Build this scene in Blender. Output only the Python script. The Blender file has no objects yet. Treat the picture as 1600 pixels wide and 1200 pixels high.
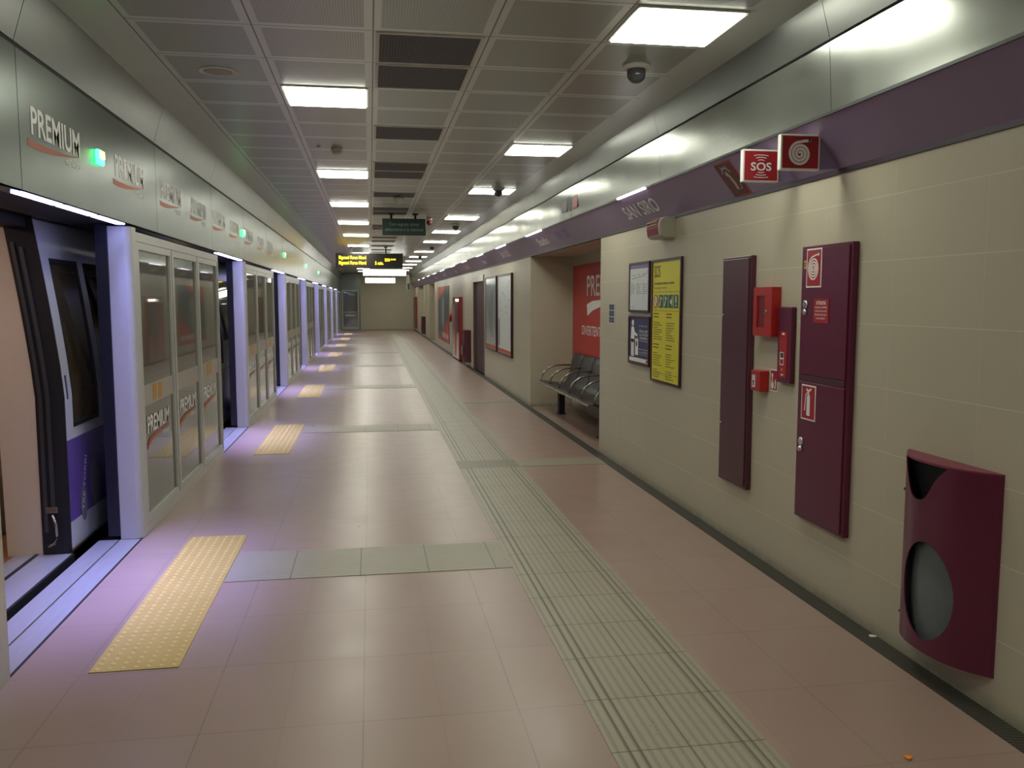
import bpy, bmesh, math, random
from mathutils import Vector, Matrix
random.seed(7)
PI = math.pi
S = bpy.context.scene
COL = S.collection
# ---------------------------------------------------------------- camera
cd = bpy.data.cameras.new('camera'); cam = bpy.data.objects.new('camera', cd); COL.objects.link(cam)
cd.sensor_width = 36.0; cd.lens = 30.17; cd.clip_end = 200; cd.clip_start = 0.05
cam.location = (0, 0, 1.6)
cam.rotation_euler = (math.radians(90 - 5.600584), 0, math.radians(-9.355877))
S.camera = cam
# ---------------------------------------------------------------- world and exposure
w = bpy.data.worlds.new('world'); S.world = w; w.use_nodes = True
w.node_tree.nodes['Background'].inputs[0].default_value = (0.6, 0.65, 0.7, 1)
w.node_tree.nodes['Background'].inputs[1].default_value = 0.02
S.view_settings.view_transform = 'Standard'; S.view_settings.look = 'None'
S.view_settings.exposure = 0.46; S.view_settings.gamma = 1.0; S.view_settings.use_curve_mapping = False
LIGHT_STRENGTH = 13.0
# ---------------------------------------------------------------- helpers
def lin(c):
    if isinstance(c, str):
        c = [int(c[i:i+2], 16) / 255 for i in (0, 2, 4)]
    return tuple((x / 12.92 if x <= 0.04045 else ((x + 0.055) / 1.055) ** 2.4) for x in c)
class NT:
    def __init__(s, m): s.t = m.node_tree; s.n = s.t.nodes; s.l = s.t.links
    def new(s, k, **kw):
        n = s.n.new(k)
        for a, b in kw.items(): setattr(n, a, b)
        return n
    def math(s, op, a, b=None, c=None):
        n = s.new('ShaderNodeMath', operation=op)
        for i, v in enumerate((a, b, c)):
            if v is None: continue
            if hasattr(v, 'links'): s.l.new(v, n.inputs[i])
            else: n.inputs[i].default_value = v
        return n.outputs[0]
    def coords(s):
        g = s.new('ShaderNodeTexCoord'); x = s.new('ShaderNodeSeparateXYZ'); s.l.new(g.outputs['Object'], x.inputs[0])
        return g.outputs['Object'], x.outputs[0], x.outputs[1], x.outputs[2]
    def noise(s, scale, detail=3, vec=None, stretch=None):
        n = s.new('ShaderNodeTexNoise'); n.inputs['Scale'].default_value = scale; n.inputs['Detail'].default_value = detail
        if vec is None:
            vec = s.new('ShaderNodeTexCoord').outputs['Object']
        if stretch:
            mp = s.new('ShaderNodeMapping'); mp.inputs['Scale'].default_value = stretch; s.l.new(vec, mp.inputs[0]); vec = mp.outputs[0]
        s.l.new(vec, n.inputs['Vector']); return n.outputs[0]
    def mix(s, f, a, b):
        n = s.new('ShaderNodeMix', data_type='RGBA')
        for i, v in ((0, f), (6, a), (7, b)):
            if hasattr(v, 'links'): s.l.new(v, n.inputs[i])
            elif i == 0: n.inputs[i].default_value = v
            else: n.inputs[i].default_value = (*v[:3], 1)
        return n.outputs[2]
    def line(s, x, off, pitch, width):     # 1 on a joint line
        f = s.math('FRACT', s.math('DIVIDE', s.math('SUBTRACT', x, off - width / 2), pitch))
        return s.math('LESS_THAN', f, width / pitch)
    def bump(s, h, strength, dist, bsdf):
        b = s.new('ShaderNodeBump'); b.inputs['Strength'].default_value = strength; b.inputs['Distance'].default_value = dist
        s.l.new(h, b.inputs['Height']); s.l.new(b.outputs[0], bsdf.inputs['Normal'])
def base(name):
    m = bpy.data.materials.new(name); m.use_nodes = True
    return m, NT(m), m.node_tree.nodes['Principled BSDF']
def mat(name, col, rough=0.5, metal=0.0, var=0.12, scale=18, spec=0.5, stretch=None):
    m, t, b = base(name); c = lin(col)
    nz = t.noise(scale, 3, stretch=stretch)
    a = tuple(x * (1 - var) for x in c); d = tuple(min(1, x * (1 + var)) for x in c)
    t.l.new(t.mix(nz, a, d), b.inputs['Base Color'])
    b.inputs['Roughness'].default_value = rough; b.inputs['Metallic'].default_value = metal
    b.inputs['Specular IOR Level'].default_value = spec
    return m
def emit(name, col, strength):
    m, t, b = base(name)
    b.inputs['Base Color'].default_value = (*col, 1); b.inputs['Emission Color'].default_value = (*col, 1)
    b.inputs['Emission Strength'].default_value = strength
    return m
# ---- mesh builders
def NB(): return bmesh.new()
def box(bm, x0, x1, y0, y1, z0, z1, bev=0):
    r = bmesh.ops.create_cube(bm, size=1)
    vs = r['verts']
    for v in vs:
        v.co = Vector(((x0 + x1) / 2 + v.co.x * (x1 - x0), (y0 + y1) / 2 + v.co.y * (y1 - y0), (z0 + z1) / 2 + v.co.z * (z1 - z0)))
    if bev:
        es = list({e for v in vs for e in v.link_edges})
        bmesh.ops.bevel(bm, geom=es, offset=bev, segments=2, affect='EDGES', profile=0.5)
    return bm
def prism(bm, pts, axis, a, b):
    """extrude closed 2D outline along axis: axis 'y' pts=(x,z); 'x' pts=(y,z); 'z' pts=(x,y)"""
    def P(p, t): return {'y': (p[0], t, p[1]), 'x': (t, p[0], p[1]), 'z': (p[0], p[1], t)}[axis]
    A = [bm.verts.new(P(p, a)) for p in pts]; B = [bm.verts.new(P(p, b)) for p in pts]
    n = len(pts)
    fs = [bm.faces.new(A), bm.faces.new(B[::-1])]
    for i in range(n): fs.append(bm.faces.new((A[i], B[i], B[(i + 1) % n], A[(i + 1) % n])))
    bmesh.ops.recalc_face_normals(bm, faces=fs)
    return bm
def tube(bm, pts, r, seg=10, caps=True):
    pts = [Vector(p) for p in pts]; rings = []
    for i, p in enumerate(pts):
        d = (pts[min(i + 1, len(pts) - 1)] - pts[max(i - 1, 0)]).normalized()
        up = Vector((0, 0, 1)) if abs(d.z) < 0.95 else Vector((1, 0, 0))
        u = d.cross(up).normalized(); v = d.cross(u).normalized()
        rr = r[i] if isinstance(r, (list, tuple)) else r
        rings.append([bm.verts.new(p + (u * math.cos(2 * PI * k / seg) + v * math.sin(2 * PI * k / seg)) * rr) for k in range(seg)])
    fs = []
    for a, b in zip(rings, rings[1:]):
        for k in range(seg): fs.append(bm.faces.new((a[k], a[(k + 1) % seg], b[(k + 1) % seg], b[k])))
    if caps: fs += [bm.faces.new(rings[0]), bm.faces.new(rings[-1])]
    bmesh.ops.recalc_face_normals(bm, faces=fs)
    for f in fs[:-2]: f.smooth = True
    return bm
def lathe(bm, prof, c, seg=24, ax=(0, 0, 1)):
    """prof: list (r, t) along axis from centre c"""
    ax = Vector(ax).normalized(); c = Vector(c)
    up = Vector((0, 0, 1)) if abs(ax.z) < 0.9 else Vector((1, 0, 0))
    u = ax.cross(up).normalized(); v = ax.cross(u).normalized(); rings = []
    for r, t in prof:
        rings.append([bm.verts.new(c + ax * t + (u * math.cos(2 * PI * k / seg) + v * math.sin(2 * PI * k / seg)) * max(r, 1e-4)) for k in range(seg)])
    fs = []
    for a, b in zip(rings, rings[1:]):
        for k in range(seg): fs.append(bm.faces.new((a[k], a[(k + 1) % seg], b[(k + 1) % seg], b[k])))
    fs += [bm.faces.new(rings[0]), bm.faces.new(rings[-1])]
    bmesh.ops.recalc_face_normals(bm, faces=fs)
    for f in fs[:-2]: f.smooth = True
    return bm
def frame(bm, axis, u0, u1, v0, v1, wd, d0, d1):
    """rectangular ring; axis 'x' u=y v=z thickness in x ; axis 'y' u=x v=z ; axis 'z' u=x v=y"""
    def B(a, b, c, d):
        if axis == 'x': box(bm, d0, d1, a, b, c, d)
        elif axis == 'y': box(bm, a, b, d0, d1, c, d)
        else: box(bm, a, b, c, d, d0, d1)
    wl, wr, wb, wt = wd if isinstance(wd, tuple) else (wd,) * 4
    B(u0, u0 + wl, v0, v1); B(u1 - wr, u1, v0, v1); B(u0 + wl, u1 - wr, v0, v0 + wb); B(u0 + wl, u1 - wr, v1 - wt, v1)
    return bm
_fc = {}
def add_text(bm, s, origin, right, up, height, width=None, align='l', bold=0.0, thick=0.0012):
    """flat lettering; height = capital height; origin = baseline start (or centre)"""
    key = (s, bold)
    if key not in _fc:
        c = bpy.data.curves.new('t', 'FONT'); c.body = s; c.size = 1; c.resolution_u = 3; c.offset = bold
        o = bpy.data.objects.new('t', c); COL.objects.link(o)
        dg = bpy.context.evaluated_depsgraph_get(); me = bpy.data.meshes.new_from_object(o.evaluated_get(dg))
        bpy.data.objects.remove(o); _fc[key] = me
    me = _fc[key]
    if not me.vertices: return bm
    xs = [v.co.x for v in me.vertices]; x0, x1 = min(xs), max(xs)
    cap = 0.69; k = height / cap
    kx = width / (x1 - x0) if width else k
    right = Vector(right).normalized(); up = Vector(up).normalized(); n = right.cross(up)
    O = Vector(origin); sh = {'l': -x0, 'c': -(x0 + x1) / 2, 'r': -x1}[align]
    vs = [bm.verts.new(O + right * ((v.co.x + sh) * kx) + up * (v.co.y * k) + n * thick) for v in me.vertices]
    for p in me.polygons:
        try: bm.faces.new([vs[i] for i in p.vertices])
        except ValueError: pass
    return bm
def quad(bm, o, right, up, u0, u1, v0, v1, t=0.001):
    """thin raised rectangle in the plane (o,right,up)"""
    right = Vector(right).normalized(); up = Vector(up).normalized(); n = right.cross(up); O = Vector(o)
    return poly(bm, o, right, up, [(u0, v0), (u1, v0), (u1, v1), (u0, v1)], t)
def poly(bm, o, right, up, pts, t=0.001):
    right = Vector(right).normalized(); up = Vector(up).normalized(); n = right.cross(up); O = Vector(o)
    A = [bm.verts.new(O + right * a + up * b) for a, b in pts]; B = [bm.verts.new(O + right * a + up * b + n * t) for a, b in pts]
    fs = [bm.faces.new(A[::-1]), bm.faces.new(B)]
    for i in range(len(pts)): fs.append(bm.faces.new((A[i], A[(i + 1) % len(pts)], B[(i + 1) % len(pts)], B[i])))
    bmesh.ops.recalc_face_normals(bm, faces=fs)
    return bm
def band(bm, o, right, up, path, wd, t=0.001):
    """flat stroked path of width wd (number or list) in a plane"""
    n = len(path)
    for i in range(n - 1):
        a = Vector(path[i]); b = Vector(path[i + 1]); d = (b - a)
        if d.length < 1e-6: continue
        wa = (wd[i] if isinstance(wd, list) else wd) / 2; wb = (wd[i + 1] if isinstance(wd, list) else wd) / 2
        d0 = (Vector(path[i + 1]) - Vector(path[max(i - 1, 0)])).normalized(); d1 = (Vector(path[min(i + 2, n - 1)]) - a).normalized()
        na = Vector((-d0.y, d0.x)); nb = Vector((-d1.y, d1.x))
        poly(bm, o, right, up, [tuple(a - na * wa), tuple(b - nb * wb), tuple(b + nb * wb), tuple(a + na * wa)], t)
    return bm
def ell(cx, cy, rx, ry, n=20, a0=0, a1=2 * PI, closed=True):
    m = n if closed and abs(a1 - a0 - 2 * PI) < 1e-6 else n + 1
    return [(cx + rx * math.cos(a0 + (a1 - a0) * i / n), cy + ry * math.sin(a0 + (a1 - a0) * i / n)) for i in range(m)]
# ---- objects
def wloc(o):
    v = Vector((0, 0, 0))
    while o: v = v + o.location; o = o.parent
    return v
def obj(name, bm, m, parent=None, at=None):
    me = bpy.data.meshes.new(name)
    off = wloc(parent) if parent else Vector(at or (0, 0, 0))
    bmesh.ops.translate(bm, verts=bm.verts, vec=-off)
    bm.to_mesh(me); bm.free(); me.materials.append(m)
    o = bpy.data.objects.new(name, me); COL.objects.link(o)
    if parent: o.parent = parent
    else: o.location = off
    return o
def tag(o, label, cat, group=None, kind=None):
    o['label'] = label; o['category'] = cat
    if group: o['group'] = group
    if kind: o['kind'] = kind
    return o
def thing(name, label, cat, loc, group=None):
    o = bpy.data.objects.new(name, None); o.empty_display_size = 0.1; COL.objects.link(o); o.location = loc
    return tag(o, label, cat, group)
def struct(name, bm, m, parent=None, label=None):
    o = obj(name, bm, m, parent)
    if not parent:
        o['kind'] = 'structure'
        if label: o['label'] = label
    return o
def sstruct(name, loc, label=None):
    o = bpy.data.objects.new(name, None); COL.objects.link(o); o.location = loc; o['kind'] = 'structure'
    if label: o['label'] = label
    return o
def dup(root, loc, label=None):
    def cp(o, par):
        c = o.copy(); COL.objects.link(c); c.parent = par
        for ch in [x for x in bpy.data.objects if x.parent == o]: cp(ch, c)
        return c
    r = cp(root, None); r.location = loc
    if label: r['label'] = label
    return r
ORD = ['nearest', 'second', 'third', 'fourth', 'fifth', 'sixth', 'seventh', 'eighth', 'ninth', 'tenth', 'eleventh', 'twelfth', 'thirteenth']
# ---------------------------------------------------------------- layout constants
WX = 2.36; LX = -1.53; YB = -3.5; YE = 46.4; CZ = 3.0
RY = Vector((0, -1, 0)); UZ = Vector((0, 0, 1))            # on the right wall text runs towards -y (normal -x)
LY = Vector((0, 1, 0))                                      # on the left side text runs towards +y (normal +x)
# ---------------------------------------------------------------- materials
def m_floor():
    m, t, b = base('pink_floor_tiles'); o, x, y, z = t.coords()
    pink = t.mix(t.noise(1.1, 4), lin('9b857a'), lin('a99286'))
    pink = t.mix(t.math('MULTIPLY', t.noise(160, 2), 0.35), pink, lin('8c7468'))
    # each tile slightly different
    cx = t.math('FLOOR', t.math('DIVIDE', t.math('SUBTRACT', x, -0.05), 0.30)); cy = t.math('FLOOR', t.math('DIVIDE', t.math('SUBTRACT', y, 3.18), 0.60))
    cmb = t.new('ShaderNodeCombineXYZ'); t.l.new(cx, cmb.inputs[0]); t.l.new(cy, cmb.inputs[1])
    wn = t.new('ShaderNodeTexWhiteNoise'); t.l.new(cmb.outputs[0], wn.inputs['Vector'])
    pink = t.mix(t.math('MULTIPLY', wn.outputs[0], 0.16), pink, lin('8f776b'))
    j = t.math('MAXIMUM', t.line(x, -0.05, 0.60, 0.005), t.math('MULTIPLY', t.line(x, 0.25, 0.60, 0.004), 0.35))
    jy = t.line(y, 3.18, 0.60, 0.005)
    jj = t.math('MAXIMUM', j, jy)
    big = t.line(y, 7.84, 60.0, 0.012); jj = t.math('MAXIMUM', jj, big)
    fade = t.math('MULTIPLY', jj, t.math('ADD', 0.0, t.math('MULTIPLY', t.noise(2.5, 2), 0.85)))
    t.l.new(t.mix(fade, pink, lin('5f534c')), b.inputs['Base Color'])
    r = t.math('ADD', 0.24, t.math('MULTIPLY', t.noise(5, 5), 0.14)); t.l.new(r, b.inputs['Roughness'])
    b.inputs['Specular IOR Level'].default_value = 0.6
    h = t.math('SUBTRACT', t.math('MULTIPLY', t.noise(90, 3), 0.25), jj); t.bump(h, 0.25, 0.0015, b)
    return m
def m_tactile(cross=False):
    m, t, b = base('tactile_tiles'); o, x, y, z = t.coords()
    u, v = (y, x) if cross else (x, y)
    c = t.mix(t.noise(3, 4), lin('9a9480'), lin('aaa490'))
    c = t.mix(t.math('MULTIPLY', t.math('GREATER_THAN', t.noise(45, 2), 0.72), 0.6), c, lin('4f4d42'))
    g = t.math('LESS_THAN', t.math('FRACT', t.math('DIVIDE', u, 0.038)), 0.4)
    jn = t.line(v, 0.0, 0.40, 0.005)
    c = t.mix(t.math('MULTIPLY', g, 0.30), c, lin('5d5b4e'))
    if not cross:
        e = t.math('MAXIMUM', t.math('MAXIMUM', t.line(u, 0.885, 50, 0.012), t.line(u, 0.925, 50, 0.012)), t.math('MAXIMUM', t.line(u, 1.31, 50, 0.012), t.line(u, 1.345, 50, 0.010)))
        c = t.mix(t.math('MULTIPLY', e, 0.65), c, lin('45443a')); jn = t.math('MAXIMUM', jn, t.math('MULTIPLY', t.line(u, 1.11, 50, 0.005), .8))
    c = t.mix(t.math('MULTIPLY', jn, 0.8), c, lin('3c3b33'))
    t.l.new(c, b.inputs['Base Color']); b.inputs['Roughness'].default_value = 0.42
    t.bump(t.math('SUBTRACT', 1.0, t.math('MAXIMUM', g, jn)), 0.5, 0.003, b)
    return m
def m_wall(name='beige_wall_tiles', axis='y', offh=0.62, a='b3ac96', c2='c3bca5'):
    m, t, b = base(name); o, x, y, z = t.coords(); u = y if axis == 'y' else x
    c = t.mix(t.noise(0.8, 4), lin(a), lin(c2))
    c = t.mix(t.math('MULTIPLY', t.noise(220, 2), 0.25), c, lin('9d9680'))
    row = t.math('FLOOR', t.math('DIVIDE', z, 0.297)); col = t.math('FLOOR', t.math('DIVIDE', t.math('SUBTRACT', u, offh), 0.60))
    cmb = t.new('ShaderNodeCombineXYZ'); t.l.new(row, cmb.inputs[0]); t.l.new(col, cmb.inputs[1])
    wn = t.new('ShaderNodeTexWhiteNoise'); t.l.new(cmb.outputs[0], wn.inputs['Vector'])
    c = t.mix(t.math('MULTIPLY', wn.outputs[0], 0.10), c, lin('9c9580'))
    jz = t.line(z, 0.0, 0.297, 0.004); ju = t.math('MULTIPLY', t.line(u, offh, 0.60, 0.003), 0.5)
    j = t.math('MAXIMUM', jz, ju)
    c = t.mix(t.math('MULTIPLY', j, t.math('ADD', 0.1, t.math('MULTIPLY', t.noise(1.7, 2), 0.9))), c, lin('d8d3bd'))
    gr = t.math('MULTIPLY', t.math('MULTIPLY', t.math('MAXIMUM', t.math('SUBTRACT', 1.0, t.math('DIVIDE', z, .07)), 0.0), t.noise(14, 5)), 0.9)   # mop dirt along the foot of the wall
    c = t.mix(gr, c, lin('4d4a3e'))
    t.l.new(c, b.inputs['Base Color']); b.inputs['Roughness'].default_value = 0.38; b.inputs['Specular IOR Level'].default_value = 0.35
    t.bump(t.math('ADD', t.math('MULTIPLY', t.noise(60, 3), 0.3), t.math('MULTIPLY', j, -1.0)), 0.15, 0.002, b)
    return m
def m_ceiling():
    m, t, b = base('perforated_ceiling_panels'); o, x, y, z = t.coords()
    P = 0.615
    fu = t.math('FRACT', t.math('DIVIDE', t.math('SUBTRACT', x, 0.035), P)); fv = t.math('FRACT', t.math('DIVIDE', t.math('SUBTRACT', y, 5.31), P))
    def inside(f, lo, hi): return t.math('MULTIPLY', t.math('GREATER_THAN', f, lo), t.math('LESS_THAN', f, hi))
    ins = t.math('MULTIPLY', inside(fu, .07, .93), inside(fv, .07, .93))
    rng = t.math('MULTIPLY', t.math('GREATER_THAN', x, -1.195), t.math('LESS_THAN', x, 1.88))
    ins = t.math('MULTIPLY', ins, rng)
    px = t.math('LESS_THAN', t.math('FRACT', t.math('MULTIPLY', x, 70)), .5); py = t.math('LESS_THAN', t.math('FRACT', t.math('MULTIPLY', y, 70)), .5)
    holes = t.math('MULTIPLY', px, py)
    c = t.mix(ins, lin('d6ded8'), t.mix(holes, lin('b2bab4'), lin('868c88')))
    j = t.math('MULTIPLY', t.math('MAXIMUM', t.math('LESS_THAN', fu, .014), t.math('LESS_THAN', fv, .012)), rng)
    c = t.mix(j, c, lin('6a6a66'))
    t.l.new(t.mix(t.math('MULTIPLY', t.noise(2, 2), .12), c, lin('b0afa8')), b.inputs['Base Color'])
    b.inputs['Roughness'].default_value = 0.33; b.inputs['Metallic'].default_value = 0.4
    t.bump(t.math('SUBTRACT', t.math('SUBTRACT', 1.0, j), t.math('MULTIPLY', ins, .3)), 0.4, 0.004, b)
    return m
def m_metal(name, col='b9bfba', rough=0.26, wave=0.12):
    m, t, b = base(name)
    c = t.mix(t.noise(3, 3, stretch=(1, 1, 8)), lin(col), tuple(v * .88 for v in lin(col)))
    t.l.new(c, b.inputs['Base Color']); b.inputs['Metallic'].default_value = 0.9
    r = t.math('ADD', rough, t.math('MULTIPLY', t.noise(6, 3), 0.05)); t.l.new(r, b.inputs['Roughness'])
    t.bump(t.noise(1.6, 1, stretch=(1, 1, .6)), wave, 0.03, b)
    return m
def m_glass(name, tint='c8d2cc', ior=1.75, dens=0.55, undertone=('74756a', '8a8b7e')):
    """dark screen glass: mirror by Fresnel, the rest see-through over a diffuse film"""
    m, t, b = base(name); t.n.remove(b)
    fr = t.new('ShaderNodeFresnel'); fr.inputs[0].default_value = ior
    gl = t.new('ShaderNodeBsdfGlossy'); gl.inputs['Roughness'].default_value = 0.03
    t.bump(t.noise(1.8, 2, stretch=(1, 1, .5)), 0.02, 0.02, gl)
    tr = t.new('ShaderNodeBsdfTransparent'); tr.inputs[0].default_value = (*lin(tint), 1)
    df = t.new('ShaderNodeBsdfDiffuse'); t.l.new(t.mix(t.noise(7, 4), lin(undertone[0]), lin(undertone[1])), df.inputs[0])
    mx = t.new('ShaderNodeMixShader'); mx.inputs[0].default_value = dens; t.l.new(tr.outputs[0], mx.inputs[1]); t.l.new(df.outputs[0], mx.inputs[2])
    m2 = t.new('ShaderNodeMixShader'); t.l.new(fr.outputs[0], m2.inputs[0]); t.l.new(mx.outputs[0], m2.inputs[1]); t.l.new(gl.outputs[0], m2.inputs[2])
    t.l.new(m2.outputs[0], t.n['Material Output'].inputs[0])
    return m
def m_grate():
    m, t, b = base('drain_grate'); o, x, y, z = t.coords()
    s = t.math('FRACT', t.math('DIVIDE', t.math('ADD', y, t.math('MULTIPLY', x, 0.35)), 0.022)); g = t.math('LESS_THAN', s, .5)
    c = t.mix(g, lin('4c4a3e'), lin('1a1a16')); c = t.mix(t.math('MULTIPLY', t.noise(9, 4), .5), c, lin('3e3b31'))
    t.l.new(c, b.inputs['Base Color']); b.inputs['Roughness'].default_value = .55
    t.bump(t.math('SUBTRACT', 1.0, g), .7, .006, b); return m
def m_swoosh(name, along, y0, y1):
    m, t, b = base(name); b.inputs['Roughness'].default_value = .4
    return m
M = {}
M['floor'] = m_floor(); M['tact'] = m_tactile(); M['tactx'] = m_tactile(True); M['wall'] = m_wall(); M['wallx'] = m_wall('beige_end_wall_tiles', 'x')
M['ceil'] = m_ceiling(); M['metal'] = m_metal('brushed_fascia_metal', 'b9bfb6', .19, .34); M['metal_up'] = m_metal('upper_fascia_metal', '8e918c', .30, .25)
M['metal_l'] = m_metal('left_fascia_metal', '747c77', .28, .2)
M['purple'] = mat('purple_band', '85738f', .38, 0, .05)
M['purple_dark'] = mat('purple_trim_edge', '3c3340', .5)
M['yellow'] = mat('yellow_studded_paving', 'b5a269', .5, 0, .1, 9)
M['frame'] = mat('light_grey_frame', 'b4b5b0', .35, 0.1, .06)
M['jamb'] = mat('white_jamb', 'b9b9bb', .4, 0, .05)
M['navy'] = mat('navy_door_edge', '20222e', .35, 0, .1)
M['black'] = mat('black_rubber', '17171a', .6)
M['darkgrey'] = mat('dark_grey_metal', '4b4c4e', .45, .4)
M['glass'] = m_glass('screen_glass', ior=2.6)
M['tglass'] = m_glass('train_window_glass', '8f8a78', 2.2, .6, ('4a4436', '7a6a48'))  # brown tones paint the beige wall's reflection into the glass
M['twhite'] = mat('train_white_paint', 'b4b8bc', .3, 0, .04)
M['tpurple'] = mat('train_purple_paint', '5a4688', .3, 0, .04)
M['peach'] = mat('peach_train_lining', 'd2c4aa', .5, 0, .04)
M['tfloor'] = mat('train_floor_covering', '9a6a48', .45)
M['sill'] = mat('aluminium_sill', 'b8babb', .4, .5, .12, 5, stretch=(8, 1, 1))
M['sticker'] = mat('pale_band_sticker', 'a39d95', .5, 0, .04)
M['amber'] = mat('amber_sticker', 'b8842c', .5); M['white'] = mat('white_print', 'e6e6e2', .45, 0, .03)
M['offwhite'] = mat('grey_white_lettering', 'e2e3e0', .45, 0, .03)
M['logo'] = mat('white_vinyl_lettering', 'f4f4f0', .5, .25, .02); M['orange'] = mat('orange_print', 'b5502a', .45); M['redpr'] = mat('red_print', '9c3a32', .45)
M['signred'] = mat('red_sign_face', '9e1f26', .4, 0, .04); M['darkred'] = mat('dark_red_sign_face', '5a2026', .45, 0, .04)
M['maroon'] = mat('maroon_painted_steel', '5c1c36', .3, 0, .04); M['maroon2'] = mat('dull_maroon_painted_steel', '4c2630', .33, 0, .04)
M['maroontop'] = mat('maroon_bin_lid', '7d3446', .45)
M['firered'] = mat('fire_red_paint', 'a5201f', .35, 0, .04); M['firedark'] = mat('dark_red_recess', '6c1517', .4)
M['chrome'] = m_metal('chrome_lock', 'd8d8d8', .12, 0)
M['posterred'] = mat('red_poster_paper', 'b23533', .4, 0, .03); M['posteryel'] = mat('yellow_poster_paper', 'dbd22e', .4, 0, .03)
M['posterblue'] = mat('navy_poster_paper', '33355c', .4, 0, .04); M['posterwhite'] = mat('white_poster_paper', 'cfd4d2', .35, 0, .05)
M['lilac'] = mat('lilac_print', '7d6ba0', .45); M['green'] = mat('green_pictogram', '1f5c4c', .45); M['greensign'] = mat('dark_green_sign', '2c443e', .45)
M['bench'] = mat('dark_bench_plastic', '3a3d3d', .4, 0, .08, 30); M['ledge'] = mat('metal_seat_edge', 'a8a28c', .35, .6)
M['arm'] = mat('armrest_steel', 'a09a90', .25, .85); M['horn'] = mat('cream_siren_housing', 'b0ab98', .4)
M['lens'] = mat('red_siren_lens', '8d2a2b', .15); M['plastic'] = mat('ceiling_device_plastic', 'd0cfc6', .5); M['dome'] = mat('smoked_camera_dome', '4a4b4d', .12)
M['binwin'] = mat('cloudy_bin_window', '5d6668', .3, 0, .35, 7); M['ink'] = mat('black_print', '1c1c1a', .5); M['greyink'] = mat('grey_print', '77787a', .5)
M['yellink'] = mat('dark_print_on_yellow', '5e5a22', .5); M['doorbrown'] = mat('dark_maroon_door', '3a2228', .6, 0, .04)
M['glossred'] = mat('glossy_red_cabinet', '8c3335', .14, 0, .05); M['tunnel'] = mat('tunnel_wall', '202022', .8)
M['seatfab'] = mat('grey_ribbed_seat', '6b6660', .6, 0, .2, 60)
M['lamp'] = emit('ceiling_lamp', (1.0, 1.0, .86), LIGHT_STRENGTH)
M['led'] = emit('violet_led', (.40, .42, 1.0), 14.0)
M['bandled'] = emit('band_strip_light', (1.0, .95, 1.0), 3.5)
M['signlit'] = emit('lit_exit_sign', (1.0, 1.0, .93), 5.0)
M['amberled'] = emit('amber_led_text', (1.0, .66, .02), 3.0)
M['greenled'] = emit('green_led', (.05, .9, .25), 4.0); M['yellowled'] = emit('yellow_led', (.8, 1.0, .1), 5.0)
M['trainlamp'] = emit('warm_train_lamp', (1.0, .72, .50), 5.0); M['headlamp'] = emit('glass_lamp_spot', (1, 1, .9), 6)
# ================================================================ SETTING
b = NB(); box(b, LX - .005, 3.05, YB, YE, -.12, 0)
struct('floor', b, M['floor'], label='pink-brown polished tile platform floor')
b = NB(); box(b, LX - .05, WX + .1, YB, YE, CZ, CZ + .08); struct('ceiling', b, M['ceil'], label='grey perforated panel ceiling of the platform')
b = NB(); box(b, WX - .10, WX, YB, YE, -.01, .003); tag(obj('floor_drain', b, m_grate(), at=(WX - .05, 0, 0)), 'dark ribbed drain grate running along the foot of the beige wall', 'drain', kind='structure')
# right wall with its recesses (niches and door opening)
b = NB()
N1 = (8.68, 12.62); DR = (17.9, 19.75); N2 = (31.9, 34.8); N3 = (38.6, 42.2)
segs = [(YB, N1[0]), (N1[1], DR[0]), (DR[1], N2[0]), (N2[1], N3[0]), (N3[1], YE)]
for a, c in segs:
    b = NB(); box(b, WX, 3.12, a, c, 0, 2.62); struct('wall_right', b, M['wall'], label='beige tiled platform wall')
for a, c in (N1, N2, N3, DR):
    b = NB(); box(b, WX, 3.12, a, c, 2.24 if (a, c) != DR else 2.13, 2.62); struct('wall_right', b, M['wall'], label='beige wall above a recess')
for a, c in (N1, N2, N3, DR):
    b = NB(); box(b, 3.0, 3.12, a, c, 0, 2.24 if (a, c) != DR else 2.13); struct('wall_right', b, M['wall'], label='back wall of a recess')
b = NB(); box(b, -.5, 3.1, YE, YE + .1, 0, CZ)
struct('wall_end', b, M['wallx'], label='plain beige tiled wall at the far end')
b = NB(); box(b, LX - .2, -.5, YE, YE + .1, 2.12, CZ); box(b, LX - .2, -1.47, YE, YE + .1, 0, 2.12); box(b, -.58, -.5, YE, YE + .1, 0, 2.12)
box(b, -.54, -.5, YE - .04, YE, 0, CZ); box(b, LX, -.5, YE - .03, YE, 2.30, 2.33); box(b, LX, -.5, YE - .03, YE, 2.62, 2.64)
struct('wall_far', b, M['metal_l'], label='grey metal cladding around the far glass door')
b = NB(); box(b, LX - .2, 3.1, YB - .1, YB, 0, CZ); struct('wall_back', b, M['wallx'])
b = NB(); box(b, -4.75, -4.65, YB, YE + .1, -1.0, 3.6); box(b, -4.65, LX - .25, YE, YE + .1, -1, 3.6); box(b, -4.65, LX - .25, YB - .1, YB, -1, 3.6)
box(b, -4.7, -1.84, YB, YE, -1.0, -.9); box(b, -4.7, LX - .12, YB, YE, 3.1, 3.2); struct('wall_left', b, M['tunnel'], label='dark tunnel wall behind the train')
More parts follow.
